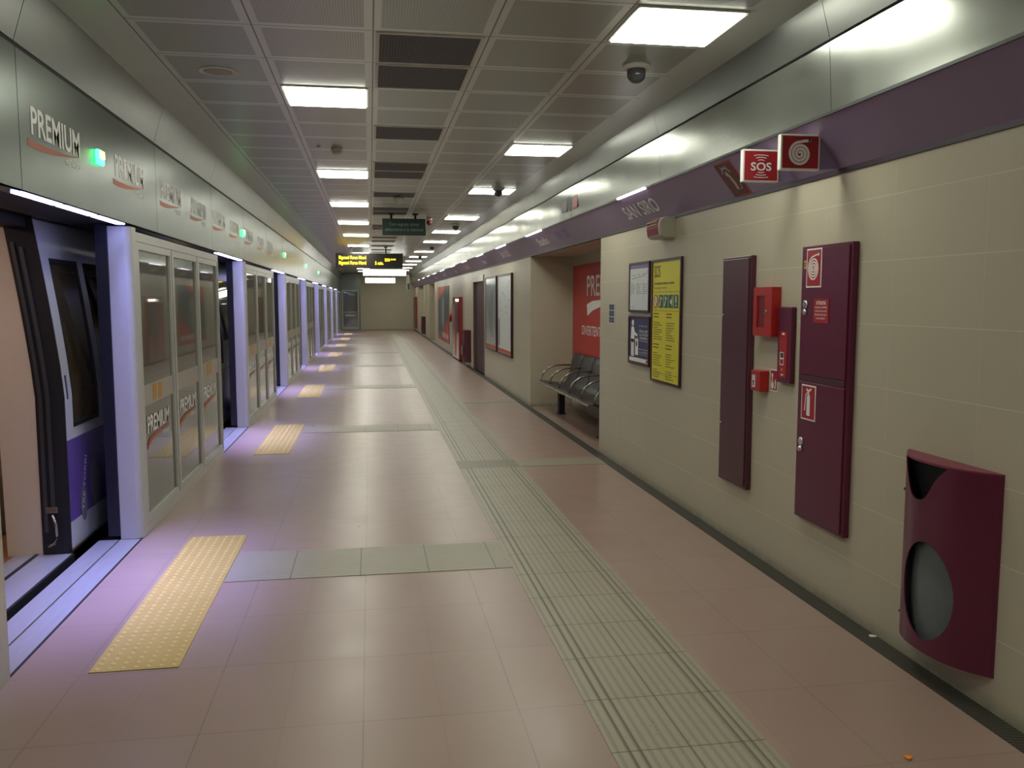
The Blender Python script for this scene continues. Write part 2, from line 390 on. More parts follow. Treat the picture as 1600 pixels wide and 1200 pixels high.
# end door with glass
dr = sstruct('door_1', (-1.02, YE, 0), 'dark glass emergency door at the far end of the platform')
b = NB(); frame(b, 'y', -1.47, -.58, 0.03, 2.12, (.07, .07, .12, .07), YE - .03, YE + .05); struct('door_frame', b, M['frame'], dr)
b = NB(); box(b, -1.40, -.65, YE, YE + .02, .15, 2.05); struct('door_pane', b, M['glass'], dr)
b = NB(); box(b, -1.38, -.67, YE + .03, YE + .05, .1, 2.05); struct('door_backing', b, M['navy'], dr)
b = NB(); add_text(b, 'PREMIUM', (-1.02, YE - .002, .72), (1, 0, 0), UZ, .12, .56, 'c', .01); struct('lettering', b, M['white'], dr)
b = NB(); box(b, -1.36, -.70, YE - .006, YE - .002, .94, .96); struct('glass_rule', b, M['white'], dr)
# ---- fascia left (lower panel, dark gap, upper panel) with joints
def slab(bm, p, q, t, y0, y1):
    """sheet between (x,z) p and q thickness t away from platform"""
    d = Vector((q[0] - p[0], q[1] - p[1])).normalized(); n = Vector((-d.y, d.x)) * t
    prism(bm, [p, q, (q[0] + n.x, q[1] + n.y), (p[0] + n.x, p[1] + n.y)], 'y', y0, y1)
tr = sstruct('trim_1', (LX, 0, 2.08), 'brushed metal fascia above the platform screen doors')
JL = [YB, -.6, 1.8, 4.22, 6.72, 8.95, 11.15, 13.55, 16.0, 18.4, 20.8, 23.2, 25.6, 28.0, 30.4, 32.8, 35.2, 37.6, 40, 42.4, 44.6, YE]
b = NB()
for a, c in zip(JL, JL[1:]):
    slab(b, (LX, 2.088), (LX, 2.715), .02, a + .003, c - .003)
    box(b, LX - .10, LX, a + .003, c - .003, 2.088, 2.092)
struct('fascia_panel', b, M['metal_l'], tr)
b = NB()
for a, c in zip(JL, JL[1:]): slab(b, (LX - .005, 2.74), (LX + .075, 3.0), .02, a + .003, c - .003)
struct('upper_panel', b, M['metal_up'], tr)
b = NB(); slab(b, (LX - .03, 2.10), (LX - .03, 2.76), .03, YB, YE); slab(b, (LX - .02, 2.7), (LX + .05, 3.0), .02, YB, YE); box(b, -1.95, LX - .05, YB, YE, 2.09, 2.12)
struct('shadow_gap', b, M['black'], tr)
def logo(parent, y, z0, ln, h, mat_txt=None, mat_sw=None, x=LX + .0004, down=True):
    b = NB(); add_text(b, 'PREMIUM', (x, y, z0), LY, UZ, h, ln, 'l', .018, .0012)
    obj('logo_lettering', b, mat_txt or M['logo'], parent)
    b = NB(); k = ln
    if down: path = [(-.05, -.045), (.1 * k, -.05), (.35 * k, -.045), (.65 * k, -.03), (.98 * k, -.005)]
    else: path = [(-.02, -.10), (.1 * k, -.055), (.35 * k, -.035), (.65 * k, -.025), (.98 * k, -.01)]
    band(b, (x, y, z0 - .0), LY, UZ, path, [.035, .034, .028, .015, .003]); obj('logo_swoosh', b, mat_sw or M['orange'], parent)
    b = NB(); add_text(b, 'MEDIASET', (x, y + ln, z0 - .075), LY, UZ, h * .28, ln * .34, 'r'); obj('logo_subline', b, mat_txt or M['logo'], parent)
for i, y in enumerate([3.0, 4.36, 5.69, 6.87, 7.97, 9.07, 10.1, 11.3, 12.5, 13.7]): logo(tr, y, 2.365, .68, .125)
# ---- fascia right + purple band
tr2 = sstruct('trim_2', (2.17, 0, 2.49), 'brushed metal fascia and tilted purple band over the beige wall')
JR = [YB, -1, 1.45, 3.87, 6.3, 8.7, 11.1, 13.5, 15.9, 18.3, 20.7, 23.1, 25.5, 27.9, 30.3, 32.7, 35.1, 37.5, 39.9, 42.3, YE]
b = NB()
for a, c in zip(JR, JR[1:]): prism(b, [(2.17, 2.49), (2.15, 2.805), (2.18, 2.805), (2.20, 2.49)], 'y', a + .002, c - .002)
struct('fascia_panel', b, M['metal'], tr2)
b = NB()
for a, c in zip(JR, JR[1:]): prism(b, [(2.15, 2.82), (2.10, 3.0), (2.13, 3.0), (2.18, 2.82)], 'y', a + .002, c - .002)
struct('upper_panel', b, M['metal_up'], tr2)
b = NB(); prism(b, [(2.172, 2.80), (2.165, 2.83), (2.24, 2.83), (2.24, 2.80)], 'y', YB, YE); prism(b, [(2.168, 2.478), (2.168, 2.492), (2.24, 2.51), (2.24, 2.478)], 'y', YB, YE); box(b, 2.21, 2.25, YB, YE, 2.5, 3.0)
struct('shadow_gap', b, M['darkgrey'], tr2)
b = NB(); prism(b, [(2.175, 2.48), (2.36, 2.25), (2.42, 2.25), (2.42, 2.48)], 'y', YB, YE); struct('purple_band', b, M['purple'], tr2)
b = NB(); prism(b, [(2.352, 2.235), (2.352, 2.262), (2.40, 2.262), (2.40, 2.235)], 'y', YB, YE); struct('band_edge', b, M['purple_dark'], tr2)
# points on the tilted band: distance d down from its top edge
BU = Vector((2.175 - 2.36, 0, 2.48 - 2.25)).normalized(); BL = Vector((2.36, 0, 2.25)); BLEN = (Vector((2.175, 0, 2.48)) - BL).length
def bandp(y, v, lift=.002):
    n = RY.cross(BU); p = BL + BU * v + n * lift; return Vector((p.x, y, p.z))
def bandtext(s, y, v, h, wd, m, nm='station_name'):
    b = NB(); add_text(b, s, bandp(y, v), RY, BU, h, wd, 'l', .016); return obj(nm, b, m, tr2)
bandtext('SAN SIRO', 7.52, .085, .125, .86, M['white'])
bandtext('Stadio', 11.55, .10, .11, .62, M['white'])
for s, y, wd in [('SAN SIRO', 14.9, .9), ('Stadio', 17.5, .6), ('SAN SIRO', 20.6, .9), ('Stadio', 23.3, .6), ('SAN SIRO', 27.0, .9), ('Stadio', 30.2, .6)]: bandtext(s, y, .09, .12, wd, M['white'])
b = NB()
for y in (10.0, 10.35): quad(b, bandp(y, .1), RY, BU, 0, .22, 0, .12)
obj('faint_band_mark', b, M['lilac'], tr2)
# marks on the metal fascia
b = NB(); quad(b, (2.158, 9.62, 2.60), RY, UZ, 0, .24, -.03, .17); obj('grey_pictogram_plate', b, M['greyink'], tr2)
b = NB(); band(b, (2.156, 9.26, 2.655), RY, UZ, ell(0, 0, .085, .085, 20) + [(.085, 0)], .018); band(b, (2.156, 9.26, 2.655), RY, UZ, [(0, -.06), (0, .06)], .015); band(b, (2.156, 9.26, 2.655), RY, UZ, [(-.06, 0), (.06, 0)], .015); obj('round_pictogram', b, M['greyink'], tr2)
b = NB(); quad(b, (2.158, 9.13, 2.60), RY, UZ, 0, .24, -.03, .17); obj('red_pictogram_plate', b, M['redpr'], tr2)
# strip lights along the band's top edge
for i, (a, c) in enumerate([(6.65, 7.4), (10.85, 11.9), (13.8, 14.8), (16.6, 17.6), (19.5, 20.4), (22.2, 23.4), (25.5, 26.8), (28.6, 29.8), (31.8, 32.9), (34.8, 35.8), (38.2, 39.0)]):
    b = NB(); box(b, 2.150, 2.172, a, c, 2.474, 2.487)
    wh = 'San Siro' if i % 2 == 0 else 'Stadio'
    tag(obj('strip_light', b, M['bandled'], at=(2.16, a, 2.48)), 'thin white strip light on top of the purple band, %s along the wall' % ORD[i], 'light', 'strip lights along the purple band')
# ================================================================ FLOOR PAVING
b = NB(); box(b, .82, 1.40, YB, 43.5, -.005, .0035); tag(obj('tactile_strip', b, M['tact'], at=(0, 0, 0)), 'long beige grooved guidance strip running down the pink floor', 'tactile paving')
XS = [(-.88, .82, 4.95, 5.52), (-.88, .82, 10.5, 11.05), (-.88, .82, 15.7, 16.3), (-.88, .82, 20.9, 21.5), (-.88, .82, 26.1, 26.7), (-.88, .82, 31.3, 31.9), (-.88, .82, 36.5, 37.1)]
for i, (x0, x1, y0, y1) in enumerate(XS):
    b = NB(); box(b, x0 + (.035 if x0 < 0 else 0), x1, y0, y1, -.005, .003)
    tag(obj('tactile_strip', b, M['tactx'], at=(x0, y0, 0)), 'beige grooved cross strip between yellow panel and guidance strip, %s from the camera' % ORD[i].replace('nearest', 'first'), 'tactile paving', 'tactile cross strips to the doors').location.x = x0
for i, (y0, y1) in enumerate([(8.03, 8.4), (13.2, 13.6)]):
    b = NB(); box(b, 1.40 if i else 1.40, WX - .10, y0, y1, -.005, .003)
    tag(obj('tactile_strip', b, mat('smooth_beige_tiles', '98937f', .35), at=(1.4, y0, 0)), ['smooth beige cross strip reaching the drain before the seating niche', 'smooth beige cross strip reaching the drain beyond the seating niche'][i], 'tactile paving')
b = NB(); box(b, .82, 1.40, 8.03, 8.4, .0036, .0045); tag(obj('smooth_tile', b, mat('smooth_grey_tile', '7f7c69', .4), at=(1.1, 8.2, 0)), 'smooth grey square set into the grooved guidance strip', 'tactile paving')
# yellow warning panels with raised studs
PAN = None
ys = [3.8, 9.1, 14.35, 19.5, 24.7, 29.9, 35.1, 40.3]
for i, y in enumerate(ys):
    lab = 'yellow studded warning panel in front of the %s' % (['nearest open train door', 'second door opening'] + ['%s door opening' % o for o in ORD[2:]])[i]
    if PAN is None:
        b = NB(); box(b, -1.22, -.85, y, y + 2.15, -.004, .004)
        nx, ny = 7, 41
        for a in range(nx):
            for c in range(ny):
                cx = -1.22 + .37 * (a + .5) / nx; cy = y + 2.15 * (c + .5) / ny
                r0 = [b.verts.new((cx + .0125 * math.cos(k * PI / 4), cy + .0125 * math.sin(k * PI / 4), .004)) for k in range(8)]
                r1 = [b.verts.new((cx + .008 * math.cos(k * PI / 4), cy + .008 * math.sin(k * PI / 4), .0085)) for k in range(8)]
                for k in range(8): b.faces.new((r0[k], r0[(k + 1) % 8], r1[(k + 1) % 8], r1[k]))
                b.faces.new(r1)
        m, t, bs = base('yellow_paving'); o_, x_, y_, z_ = t.coords()
        c_ = t.mix(t.noise(6, 4), lin('b39a4c'), lin('c8ae5e')); c_ = t.mix(t.math('GREATER_THAN', z_, .0045), c_, lin('d2c27c'))
        c_ = t.mix(t.math('MULTIPLY', t.line(y_, 0, .43, .004), .6), c_, lin('77693c'))
        t.l.new(c_, bs.inputs['Base Color']); bs.inputs['Roughness'].default_value = .5
        PAN = tag(obj('warning_panel', b, m, at=(-1.03, y, 0)), lab, 'tactile paving', 'yellow warning panels at the doors')
    else:
        dup(PAN, (-1.03, y, 0), lab)
# litter
def scrap(x, y, m, label, s=.012):
    b = NB(); pts = [(s * random.uniform(.6, 1.2) * math.cos(k * PI / 3), s * random.uniform(.5, 1.1) * math.sin(k * PI / 3)) for k in range(6)]
    poly(b, (x, y, .0035), (1, 0, 0), (0, 1, 0), pts, .004)
    tag(obj('litter_scrap', b, m, at=(x, y, 0)), label, 'litter')
scrap(1.835, 2.60, mat('orange_peel', 'f08a20', .5), 'small orange scrap on the floor near the bottom right', .020)
scrap(2.34, 3.62, M['white'], 'white crumpled scrap lying on the drain beside the litter bin', .020)
scrap(-.10, 6.05, M['white'], 'tiny white scrap on the pink floor left of centre', .010)
scrap(2.78, 10.9, M['white'], 'tiny white scrap on the floor under the dark bench', .012)
# ================================================================ CEILING THINGS
P_ = .615
L0 = None
def light_at(x, y, label):
    global L0
    if L0 is None:
        L0 = thing('ceiling_light', label, 'light', (x, y, CZ), 'recessed square ceiling lights')
        b = NB(); frame(b, 'z', x - .283, x + .283, y - .283, y + .283, .018, CZ - .008, CZ); obj('light_frame', b, M['plastic'], L0)
        b = NB(); box(b, x - .265, x + .265, y - .265, y + .265, CZ - .014, CZ - .001); obj('diffuser', b, M['lamp'], L0)
    else: dup(L0, (x, y, CZ), label)
left_idx = [0, 6, 11, 16, 21, 27, 33, 38, 44, 49, 54, 60]
right_idx = [0, 6, 11, 17, 22, 27, 34, 39, 44, 49, 55, 60, 65]
for i, k in enumerate(left_idx): light_at(-.273, 6.225 + P_ * k, 'bright square ceiling light in the left row, %s from the camera' % ORD[i])
for i, k in enumerate(right_idx): light_at(1.572, 4.38 + P_ * k, 'bright square ceiling light in the right row beside the metal fascia, %s from the camera' % ORD[i])
light_at(1.572, 4.38 - 6 * P_, 'bright square ceiling light of the right row just above the camera'); light_at(-.273, 6.225 - 5 * P_, 'bright square ceiling light of the left row just ahead of the camera, above the view')
light_at(-.273, 6.225 - 11 * P_, 'bright square ceiling light of the left row behind the camera'); light_at(1.572, 4.38 - 12 * P_, 'bright square ceiling light of the right row behind the camera')
V0 = None
for i, k in enumerate([-1, 0, 3, 6, 7, 10, 13, 14, 18, 19, 23, 25, 28, 31, 33]):
    y = 5.31 + P_ * k + P_ / 2; lab = 'dark square ceiling grille, number %d counting away from the camera' % (i + 1)
    lab = 'dark open grille panel in the ceiling, %s in line from the camera' % (ORD + ['fourteenth', 'fifteenth'])[i]
    if V0 is None:
        V0 = thing('ceiling_grille', lab, 'vent', (.343, y, CZ), 'dark ceiling grilles')
        b = NB(); frame(b, 'z', .343 - .29, .343 + .29, y - .29, y + .29, .02, CZ - .006, CZ); obj('grille_frame', b, M['plastic'], V0)
        b = NB(); box(b, .343 - .27, .343 + .27, y - .27, y + .27, CZ - .003, CZ - .001); 
        m, t, bs = base('dark_grille_mesh'); o_, x_, y_, z_ = t.coords()
        g = t.math('MULTIPLY', t.math('LESS_THAN', t.math('FRACT', t.math('MULTIPLY', x_, 60)), .6), t.math('LESS_THAN', t.math('FRACT', t.math('MULTIPLY', y_, 60)), .6))
        t.l.new(t.mix(g, lin('5a5c5c'), lin('2a2b2c')), bs.inputs['Base Color']); bs.inputs['Roughness'].default_value = .6
        obj('grille_mesh', b, m, V0)
    else: dup(V0, (.343, y, CZ), lab)
# round ceiling speaker
t0 = thing('ceiling_speaker', 'round flush ceiling speaker near the left fascia', 'speaker', (-.90, 5.66, CZ))
b = NB(); lathe(b, [(.118, 0), (.118, -.006), (.10, -.010), (.098, -.004)], (-.90, 5.66, CZ), 32); obj('speaker_ring', b, M['plastic'], t0)
b = NB(); lathe(b, [(.098, -.003), (.06, -.006), (.0, -.007)], (-.90, 5.66, CZ), 32); obj('speaker_grille', b, mat('speaker_mesh', 'a09f98', .6), t0)
# smoke detector + sensor
t0 = thing('smoke_detector', 'white round smoke detector on the ceiling before the second left light', 'smoke detector', (-.28, 8.3, CZ))
b = NB(); lathe(b, [(.055, 0), (.055, -.02), (.05, -.028)], (-.28, 8.3, CZ)); obj('detector_base', b, M['plastic'], t0)
b = NB(); lathe(b, [(.04, -.028), (.042, -.045), (.025, -.06), (0, -.062)], (-.28, 8.3, CZ)); obj('detector_head', b, M['plastic'], t0)
b = NB(); lathe(b, [(.018, 0), (.018, -.008), (.01, -.014)], (-.44, 8.2, CZ), 16); tag(obj('indicator_lamp', b, M['plastic'], at=(-.44, 8.2, CZ)), 'tiny round indicator on the ceiling left of the smoke detector', 'indicator')
# dome cameras
D0 = None
for i, (x, y) in enumerate([(1.6, 5.12), (1.62, 10.9), (1.6, 16.2), (1.62, 22.7), (1.6, 27.8), (1.6, 34.4)]):
    lab = 'smoked dome camera on a white ring between right-hand ceiling lights, %s from the camera' % ORD[i]
    if D0 is None:
        D0 = thing('dome_camera', lab, 'camera', (x, y, CZ), 'ceiling dome cameras')
        b = NB(); lathe(b, [(.085, 0), (.085, -.012), (.07, -.024), (.058, -.026)], (x, y, CZ), 28); obj('mounting_ring', b, M['plastic'], D0)
        b = NB(); lathe(b, [(.056, -.024), (.055, -.06)] + [(.055 * math.cos(a * PI / 16), -.06 - .045 * math.sin(a * PI / 16)) for a in range(1, 9)], (x, y, CZ), 28); obj('camera_dome', b, M['dome'], D0)
    else: dup(D0, (x, y, CZ), lab)
t0 = thing('ceiling_loudspeaker', 'small pale cone loudspeaker hanging from the ceiling before the green sign', 'speaker', (.40, 11.9, CZ))
b = NB(); lathe(b, [(.02, 0), (.02, -.03), (.075, -.03), (.075, -.05), (.02, -.12)], (.40, 11.9, CZ)); obj('cone', b, M['plastic'], t0)
t0 = thing('alarm_beacon', 'red and white alarm beacon on the ceiling beside the green sign', 'alarm', (1.02, 14.9, CZ))
b = NB(); lathe(b, [(.05, 0), (.05, -.06)], (1.02, 14.9, CZ)); obj('beacon_base', b, M['plastic'], t0)
b = NB(); lathe(b, [(.045, -.06), (.045, -.11), (.02, -.13)], (1.02, 14.9, CZ)); obj('beacon_lens', b, M['lens'], t0)
# ---- hanging signs
def hung(name, label, x0, x1, y, z0, z1, d, m, hangers, hm=None):
    t = thing(name, label, 'sign', ((x0 + x1) / 2, y, z0))
    b = NB(); box(b, x0, x1, y, y + d, z0, z1, .006); obj('sign_case', b, m, t)
    for hx in hangers:
        b = NB(); box(b, hx - .018, hx + .018, y + d / 2 - .018, y + d / 2 + .018, z1, CZ); lathe(b, [(.05, 0), (.05, -.02)], (hx, y + d / 2, CZ)); obj('hanger', b, hm or M['darkgrey'], t)
    return t
def xat(px, y): # lateral position on plane y for a photo column at eye level
    k = (px - 800) / 1341.0; a = math.radians(9.355877)
    return y * math.tan(a + math.atan(k))
t0 = hung('hanging_sign', 'dark green hanging sign with pale two-line Italian evacuation text', xat(600, 14.3), xat(667, 14.3), 14.3, 2.65, 2.92, .05, M['greensign'], (xat(614, 14.3), xat(651, 14.3)), M['black'])
b = NB(); xm = (xat(600, 14.3) + xat(667, 14.3)) / 2
add_text(b, 'Con segnale attivo', (xm, 14.298, 2.805), (1, 0, 0), UZ, .05, .48, 'c'); add_text(b, 'abbandonare la stazione', (xm, 14.298, 2.72), (1, 0, 0), UZ, .05, .62, 'c'); obj('sign_lettering', b, mat('pale_green_print', '8fb0a4', .5), t0)
yd = 23.3
t0 = hung('departure_board', 'black hanging departure board with amber dot text', xat(527, yd), xat(631, yd), yd, 2.44, 2.83, .15, mat('board_case', '2b2623', .5), (xat(552, yd), xat(605, yd)))
b = NB(); x0 = xat(532, yd); wln = xat(574, yd) - x0
add_text(b, 'Bignami Parco Nord', (x0, yd - .004, 2.675), (1, 0, 0), UZ, .085, wln, 'l', .012); obj('led_text', b, M['amberled'], t0); b = NB(); add_text(b, 'Bignami Parco Nord', (x0, yd - .004, 2.535), (1, 0, 0), UZ, .085, wln, 'l', .012)
obj('led_text', b, M['amberled'], t0); b = NB()
add_text(b, '5 min.', (xat(588, yd), yd - .004, 2.53), (1, 0, 0), UZ, .085, xat(601, yd) - xat(588, yd), 'l', .012)
obj('led_text', b, M['amberled'], t0); b = NB()
add_text(b, '22:26', (xat(603, yd), yd - .004, 2.625), (1, 0, 0), UZ, .07, xat(611, yd) - xat(603, yd), 'l', .012); add_text(b, '26.02', (xat(612, yd), yd - .004, 2.655), (1, 0, 0), UZ, .035, xat(620, yd) - xat(612, yd), 'l', .012)
obj('led_text', b, M['amberled'], t0)
for i, (a, c, y, z0, z1, ip) in enumerate([(568.5, 636, 28.5, 2.37, 2.60, 629), (572, 619, 37.5, 2.31, 2.55, 607)]):
    t0 = hung('lit_sign', ['brightly lit white exit lightbox hanging just beyond the departure board', 'smaller lit white lightbox hanging farther back, below the first'][i], xat(a, y), xat(c, y), y, z0, z1, .12, M['plastic'], (xat(a + 8, y), xat(c - 8, y)))
    b = NB(); box(b, xat(a, y) + .02, xat(c, y) - .02, y - .004, y - .001, z0 + .02, z1 - .02); obj('lit_face', b, M['signlit'], t0)
    b = NB(); band(b, (xat(ip, y), y - .006, (z0 + z1) / 2), (1, 0, 0), UZ, ell(0, 0, .07, .07, 16) + [(.07, 0)], .02); obj('pictogram', b, M['greyink'], t0)
t0 = hung('hanging_sign', 'narrow pale green exit sign hanging by the purple band far ahead', xat(636, 40), xat(641, 40), 40, 2.05, 2.75, .05, M['plastic'], (xat(638, 40),))
b = NB(); box(b, xat(637.5, 40), xat(640.6, 40), 39.995, 39.999, 2.08, 2.35); obj('green_panel', b, M['green'], t0)
# ================================================================ THINGS ON THE RIGHT WALL
def wp(y, z, d=.0): return Vector((WX - d, y, z))
def cabinet_common(t, y0, y1, z0, z1, d, m, bev=.012):
    b = NB(); box(b, WX - d, WX, y0, y1, z0, z1, .004); obj('cabinet_body', b, m, t)
# --- hose cabinet
def spiral(bm, o, r_out, turns, wd, squash=1.0, right=RY, up=UZ, tail=.03, t=.001):
    pts = []; n = int(turns * 26)
    for i in range(n + 1):
        a = PI / 2 + 2 * PI * turns * i / n; r = r_out * (1 - .93 * i / n)
        pts.append((r * math.cos(a), r * math.sin(a) * squash))
    pts = [(r_out * .95, r_out * squash * 1.12)] + [(r_out * .4, r_out * squash * 1.08)] + pts
    band(bm, o, right, up, pts, wd, t)
    quad(bm, o, right, up, r_out * .75, r_out * 1.0, r_out * squash * 1.02, r_out * squash * 1.22, t)
    return bm
d = .045
t0 = thing('hose_cabinet', 'tall maroon fire hose cabinet with hose and extinguisher signs and chrome locks', 'cabinet', (WX, 4.15, .40))
cabinet_common(t0, 3.895, 4.395, .405, 1.885, .035, M['maroon'])
for nm, z0, z1 in (('upper_door', 1.20, 1.87), ('lower_door', .42, 1.160)):
    b = NB(); box(b, WX - .043, WX - .034, 3.915, 4.375, z0, z1, .003); dd = obj(nm, b, M['maroon'], t0)
    lz = (z0 + z1) / 2 + (.065 if nm[0] == 'u' else 0.01)
    if nm[0] == 'u': lz = 1.56
    else: lz = .815
    b = NB(); lathe(b, [(.024, 0), (.024, .006), (.018, .010)], (WX - .043, 4.325, lz + .015), 20, (-1, 0, 0)); lathe(b, [(.018, 0), (.018, .008), (.01, .018)], (WX - .043, 4.325, lz - .025), 16, (-1, 0, 0)); obj('chrome_lock', b, M['chrome'], dd)['label'] = 'chrome lock'
b = NB(); box(b, WX - .0425, WX - .036, 3.92, 4.37, 1.163, 1.197); obj('door_gap_strip', b, M['maroon2'], t0)
X = WX - .0435
def signplate(t, o, w, h, face, drawfn, right=RY, up=UZ, border=.008, name='sign_plate', wm=None):
    b = NB(); quad(b, o, right, up, 0, w, 0, h, .0012); s = obj(name, b, wm or M['white'], t)
    n = Vector(right).cross(Vector(up)).normalized(); o2 = Vector(o) + n * .0014
    b = NB(); quad(b, o2, right, up, border, w - border, border, h - border, .0008); obj('sign_face', b, face, s)
    b = NB(); drawfn(b, o2 + n * .0010); obj('sign_symbol', b, M['white'], s)
    return s
def dr_hose(b, o):
    c = o + RY * .075 + UZ * .10; spiral(b, c, .056, 4, .0075, 1.15)
signplate(t0, (X, 4.325, 1.665), .155, .205, M['signred'], dr_hose, name='hose_sign')
def dr_ext(b, o):
    def Q(a, c, e, f): quad(b, o, RY, UZ, a, c, e, f)
    poly(b, o, RY, UZ, [(.062, .025), (.095, .025), (.095, .125), (.088, .14), (.070, .14), (.062, .125)]); Q(.073, .084, .14, .155)
    band(b, o, RY, UZ, [(.105, .17), (.08, .158), (.055, .165)], .012); band(b, o, RY, UZ, [(.075, .155), (.05, .135), (.045, .10), (.04, .05)], .008)
signplate(t0, (X, 4.335, .955), .15, .19, M['signred'], dr_ext, name='extinguisher_sign')
def dr_att(b, o):
    add_text(b, 'ATTENZIONE', o + RY * .075 + UZ * .095, RY, UZ, .018, .095, 'c', .01)
    for k, s in enumerate(['SI CONSIGLIA DI ROMPERE', 'IL VETRO SOLO IN CASO DI', 'PER ALIMENTAZIONE IDRICA', 'IN CASO DI INCENDIO']): add_text(b, s, o + RY * .075 + UZ * (.076 - k * .019), RY, UZ, .009, .12 - (.03 if k == 3 else 0), 'c')
signplate(t0, (X, 4.235, 1.48), .15, .125, M['signred'], dr_att, border=0.0, name='warning_label', wm=M['signred'])
b = NB(); quad(b, (X, 4.355, 1.765), RY, UZ, 0, .035, 0, .045); s = obj('number_tag', b, mat('yellow_tag', 'c2a83a', .5), t0)
b = NB(); add_text(b, '10', (X - .0015, 4.350, 1.775), RY, UZ, .026, .024, 'l', .01); obj('tag_number', b, M['ink'], s)
# --- plain maroon cabinet
t0 = thing('wall_cabinet', 'tall plain dull maroon wall cabinet left of the red glass box', 'cabinet', (WX, 5.27, .40))
cabinet_common(t0, 5.03, 5.46, .40, 1.875, .035, M['maroon2'])
b = NB(); box(b, WX - .042, WX - .034, 5.05, 5.44, .42, 1.86, .003); dd = obj('cabinet_door', b, M['maroon2'], t0)
for z in (1.50, .78):
    b = NB(); lathe(b, [(.008, 0), (.008, .004), (.004, .007)], (WX - .042, 5.42, z), 14, (-1, 0, 0)); obj('keyhole', b, M['chrome'], dd)
# --- red break-glass box
t0 = thing('break_glass_box', 'bright red wall box with a dark recessed window, beside the plain maroon cabinet', 'fire alarm box', (WX, 4.83, 1.40))
b = NB(); box(b, WX - .05, WX, 4.69, 4.93, 1.385, 1.675, .003); obj('box_body', b, M['firered'], t0)
b = NB(); frame(b, 'x', 4.69, 4.93, 1.385, 1.675, (.09, .045, .05, .05), WX - .06, WX - .05); obj('box_door', b, M['firered'], t0)
b = NB(); box(b, WX - .053, WX - .05, 4.775, 4.89, 1.43, 1.63); obj('dark_window', b, M['firedark'], t0)
b = NB(); lathe(b, [(.011, 0), (.011, .006)], (WX - .06, 4.755, 1.53), 14, (-1, 0, 0)); obj('latch', b, M['chrome'], t0)
# --- maroon call panel (narrow strip with red plate)
t0 = thing('emergency_call_panel', 'narrow maroon wall column with a red instruction plate and round button', 'call point', (WX, 4.58, 1.12))
b = NB(); box(b, WX - .03, WX, 4.50, 4.665, 1.125, 1.56, .006); obj('panel_body', b, M['maroon'], t0)
b = NB(); quad(b, (WX - .0305, 4.632, 1.155), RY, UZ, 0, .09, 0, .265, .002); pl = obj('red_plate', b, M['firered'], t0)
b = NB(); o = Vector((WX - .0335, 4.632, 1.155)); band(b, o, RY, UZ, [(.012, .075), (.055, .075), (.055, .108), (.012, .108), (.012, .075)], .005); band(b, o, RY, UZ, [(.012, .112), (.055, .112), (.055, .145), (.012, .145), (.012, .112)], .005)
quad(b, o, RY, UZ, .03, .06, .245, .257); quad(b, o, RY, UZ, .03, .055, .012, .022); quad(b, o, RY, UZ, .035, .042, .042, .052); obj('white_print', b, M['white'], pl)
b = NB(); lathe(b, [(.013, 0), (.013, .004)], (WX - .033, 4.598, 1.283), 16, (-1, 0, 0)); obj('green_button', b, M['green'], pl)
b = NB()
for y in (4.64, 4.525):
    for z in (1.53, 1.495, 1.15): lathe(b, [(.004, 0), (.004, .003)], (WX - .03, y, z), 8, (-1, 0, 0))
obj('screw_heads', b, M['darkgrey'], t0)
# --- manual call point and its sign
t0 = thing('fire_call_point', 'small red manual fire call point below the red glass box', 'fire alarm', (WX, 4.88, 1.05))
b = NB(); box(b, WX - .06, WX, 4.815, 4.94, 1.05, 1.175, .005); obj('call_body', b, M['firered'], t0)
b = NB(); quad(b, (WX - .0605, 4.918, 1.072), RY, UZ, 0, .042, 0, .075, .002); q = obj('glass_plate', b, M['posterwhite'], t0)
b = NB(); poly(b, (WX - .063, 4.897, 1.105), RY, UZ, ell(0, 0, .009, .009, 12)); poly(b, (WX - .063, 4.897, 1.105), RY, UZ, [(-.012, -.02), (.012, -.02), (0, -.008)]); obj('black_mark', b, M['ink'], q)
t0 = thing('call_point_sign', 'small red and white pictogram plate right of the manual call point', 'sign', (WX, 4.75, 1.06))
def dr_call(b, o):
    poly(b, o, RY, UZ, ell(.032, .035, .017, .024, 12)); poly(b, o, RY, UZ, [(.022, .05), (.032, .05), (.036, .085), (.028, .088)]); quad(b, o, RY, UZ, .02, .038, .085, .105)
    poly(b, o, RY, UZ, [(.058, .02), (.072, .012), (.076, .045), (.070, .075), (.060, .06), (.064, .04)])
signplate(t0, (WX - .002, 4.795, 1.06), .095, .13, M['signred'], dr_call, name='sign_plate', border=.007)
# --- poster frames: SOS yellow, white map, navy notice
def poster(t, y_far, y_near, z0, z1, face, fm=None, d=.02, fw=.02):
    b = NB(); frame(b, 'x', y_near, y_far, z0, z1, fw, WX - d, WX); obj('poster_frame', b, fm or mat('dark_poster_frame', '40282e', .35, .3), t)
    b = NB(); box(b, WX - d + .007, WX, y_near + fw - .002, y_far - fw + .002, z0 + fw - .002, z1 - fw + .002); return obj('poster_sheet', b, face, t)
FRM = mat('dark_poster_frame', '40282e', .35, .3)
t0 = thing('emergency_poster', 'tall yellow SOS emergency instructions poster in a dark frame', 'poster', (WX, 6.65, .92))
sh = poster(t0, 6.985, 6.29, .92, 1.93, M['posteryel'], FRM)
o = Vector((WX - .0135, 6.93, .95)); W_, H_ = .59, .95
b = NB(); add_text(b, 'SOS', o + RY * .005 + UZ * .835, RY, UZ, .095, .15, 'l', .008)
add_text(b, 'In emergenza utilizzare i citofoni', o + RY * .01 + UZ * .775, RY, UZ, .022, .47, 'l', .01)
obj('black_lettering', b, M['ink'], sh)
b = NB(); rr = random.Random(3)
add_text(b, 'In case of emergency use intercoms', o + RY * .01 + UZ * .74, RY, UZ, .018, .30, 'l')
